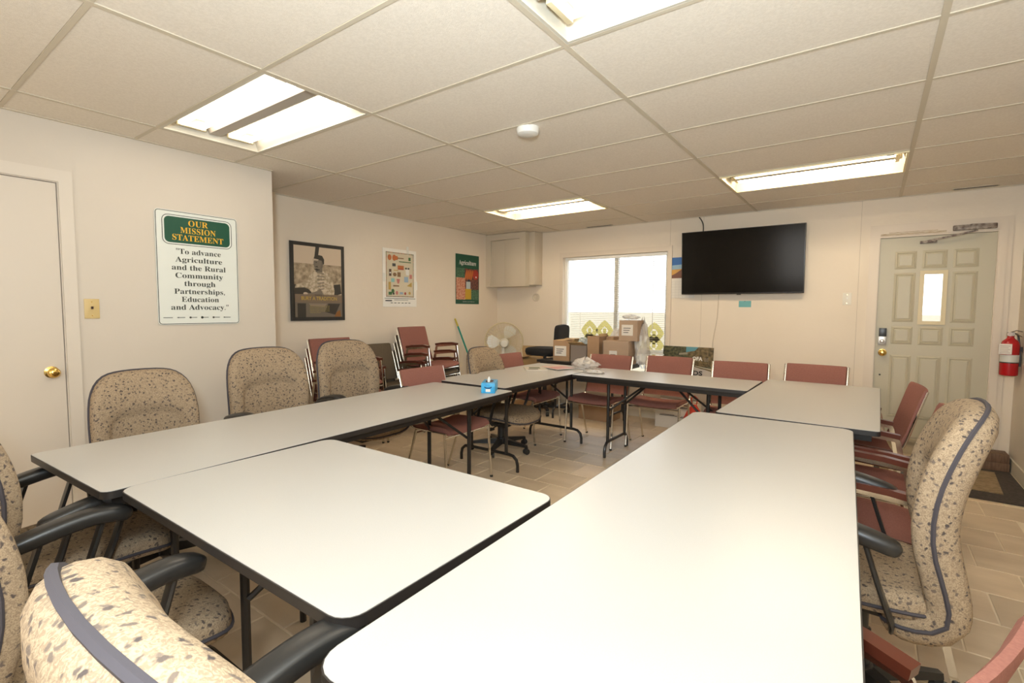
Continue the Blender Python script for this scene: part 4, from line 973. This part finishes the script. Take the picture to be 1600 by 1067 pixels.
b = MB(); b.lathe([(.015,-.20),(.045,-.195),(.06,-.17),(.065,-.10),(.05,-.068),(.03,-.06),(.03,.03),(.02,.04)], 20, hd); obj('motor_housing', b, FW, fn)
b = MB(); b.tube([hd @ Vector((0,0,-.13)), (-.0+.04, .0, .80), (.04, 0, .70)], .024, 10); b.lathe([(.016,.04),(.016,.60),(.022,.605),(.022,.72)], 14, Matrix.Translation((.04,0,0))); obj('stand', b, FW, fn)
b = MB(); b.lathe([(.19,0),(.195,.012),(.06,.04),(.03,.05)], 28, Matrix.Translation((.04,0,0))); obj('base', b, FW, fn)
b = MB(); b.box(.0, -.045, .60, .08, -.015, .70); obj('control_box', b, FW, fn, bevel=.004)
carton('closed cardboard box on the floor right of the fan', -2.70, 3.83, 0, .42, .38, .50, 6, grp='boxes beside the fan')
carton('open cardboard box stacked beside the fan, one flap standing up', -2.72, 3.80, .505, .34, .30, .16, 10, open_=[('y', 1, -12, .17), ('x', 1, 70, .12), ('x', -1, 80, .1)], paper=(-.10, .10, .09, .08), m_=mat('box_tan', (.36,.22,.09), .75), grp='boxes beside the fan')

# ------------------------------------------------------------------ green pole in the corner behind the stack
br = thing('broom', 'green broom handle with a yellow tip leaning on the left wall', 'broom', (0, 0, 0))
A, B = Vector((XL+.012, 3.17, 1.205)), Vector((XL+.22, 3.56, .06)); D = (B-A)
b = MB(); b.tube([A+D*.09, B], .0115, 10); obj('handle', b, mat('green_handle', (.02,.28,.20), .35), br)
b = MB(); b.tube([A+D*.004, A, A+D*.09][1:], [.011, .0118], 10); obj('grip_tip', b, mat('yellow_tip', (.55,.42,.05), .4), br)
b = MB(); b.box(-.15, -.025, .055, .15, .025, .095, M=Matrix.Translation((B.x, B.y, 0)) @ Matrix.Rotation(R(60), 4, 'Z')); obj('broom_head', b, mat('green_handle', (.02,.28,.20), .35), br, smooth=0)
b = MB(); b.box(-.15, -.03, .002, .15, .03, .055, M=Matrix.Translation((B.x, B.y, 0)) @ Matrix.Rotation(R(60), 4, 'Z')); o = obj('bristles', b, mat('bristle', (.25,.22,.15), .9), br, smooth=0)

# ------------------------------------------------------------------ fire extinguisher, mats, wood blocks by the door
fe = thing('fire_extinguisher', 'red fire extinguisher with a white label hung beside the entrance door', 'fire extinguisher', (1.985, 3.90, .815))
RED = mat('extinguisher_red', (.42,.008,.012), .25)
b = MB(); b.lathe([(.045,0),(.056,.006),(.058,.02),(.058,.25),(.050,.285),(.028,.305),(.022,.315),(.022,.33)], 28); obj('cylinder', b, RED, fe)
b = MB(); b.lathe([(.0586,.115),(.0586,.175)], 28); obj('white_label', b, mat('label_white', (.62,.60,.55), .4), fe)
b = MB(); b.lathe([(.0590,.106),(.0590,.115)], 28); obj('strap', b, BLKM, fe)
b = MB(); b.box(-.062, -.062, .18, .015, -.0585, .265, M=Matrix.Rotation(R(-12), 4, 'Z')); tgt = obj('inspection_tag', b, mat('tag_paper', (.74,.68,.60), .6), fe, smooth=0)
b = MB()
for k in range(5): b.box(-.055, -.0628, .19+k*.014, .005-.01*(k % 2), -.0622, .193+k*.014, M=Matrix.Rotation(R(-12), 4, 'Z'))
obj('tag_print', b, ink('tag_brown', (.25,.12,.08)), tgt, smooth=0)
b = MB(); b.box(-.02, -.02, .33, .02, .02, .36); b.tube([(-.01,0,.355),(.03,-.01,.375),(.065,-.02,.365)], 1, 6, sec=(.009,.004), up=(0,0,1)); b.tube([(-.01,0,.345),(.03,-.01,.345),(.062,-.02,.325)], 1, 6, sec=(.009,.004), up=(0,0,1)); obj('valve_handle', b, mat('dull_steel', (.30,.27,.23), .4, 1), fe)
b = MB(); b.lathe([(.017,0),(.017,.012)], 14, Matrix.Translation((-.01,-.020,.345)) @ Matrix.Rotation(R(90),4,'X')); obj('gauge', b, mat('gauge_face', (.6,.5,.45), .3), fe)
b = MB(); b.tube(catmull([(.0,.02,.35),(.045,.04,.34),(.058,.045,.28),(.066,.02,.16),(.064,.0,.08)], 16), .007, 6); obj('hose', b, BLKM, fe)
b = MB(); b.box(.055, -.01, .20, .074, .01, .24); obj('wall_hook', b, BLKM, fe, smooth=0)
DM = noisy('dark_mat', (.045,.036,.03), (.075,.06,.05), 60, .95, .5, bscale=300); TM = noisy('tan_mat', (.22,.155,.085), (.33,.24,.14), 30, .95, .4, bscale=200)
b = MB(); b.prism(rrect(1.12, 2.97, 2.035, 3.98, .02), .0005, .008); tag(obj('floor_mat', b, DM, smooth=0), 'dark grey door mat on the tiles in front of the entrance door', 'mat', 'mats at the door')
b = MB(); b.prism([(1.15,3.20),(1.885,3.16),(1.93,3.80),(1.18,3.82)], .0085, .015); tag(obj('floor_mat', b, TM, smooth=0), 'worn tan mat lying on top of the dark door mat', 'mat', 'mats at the door')
BW = noisy('brown_wood', (.12,.065,.035), (.20,.11,.06), 14, .6, stretch=(8,1,1))
b = MB(); b.box(-.085, -.10, 0, .085, .10, .075); o = obj('wood_block', b, BW, bevel=.004); o.location = (1.945, 3.98, .0085 if False else 0); tag(o, 'lower brown wood block by the right door casing', 'wood block', 'stacked wood blocks'); o.location = (1.95, 4.0, .0)
b = MB(); b.box(-.085, -.095, 0, .082, .09, .07); o = obj('wood_block', b, BW, bevel=.004); o.location = (1.95, 4.0, .0755); tag(o, 'upper brown wood block by the right door casing', 'wood block', 'stacked wood blocks')
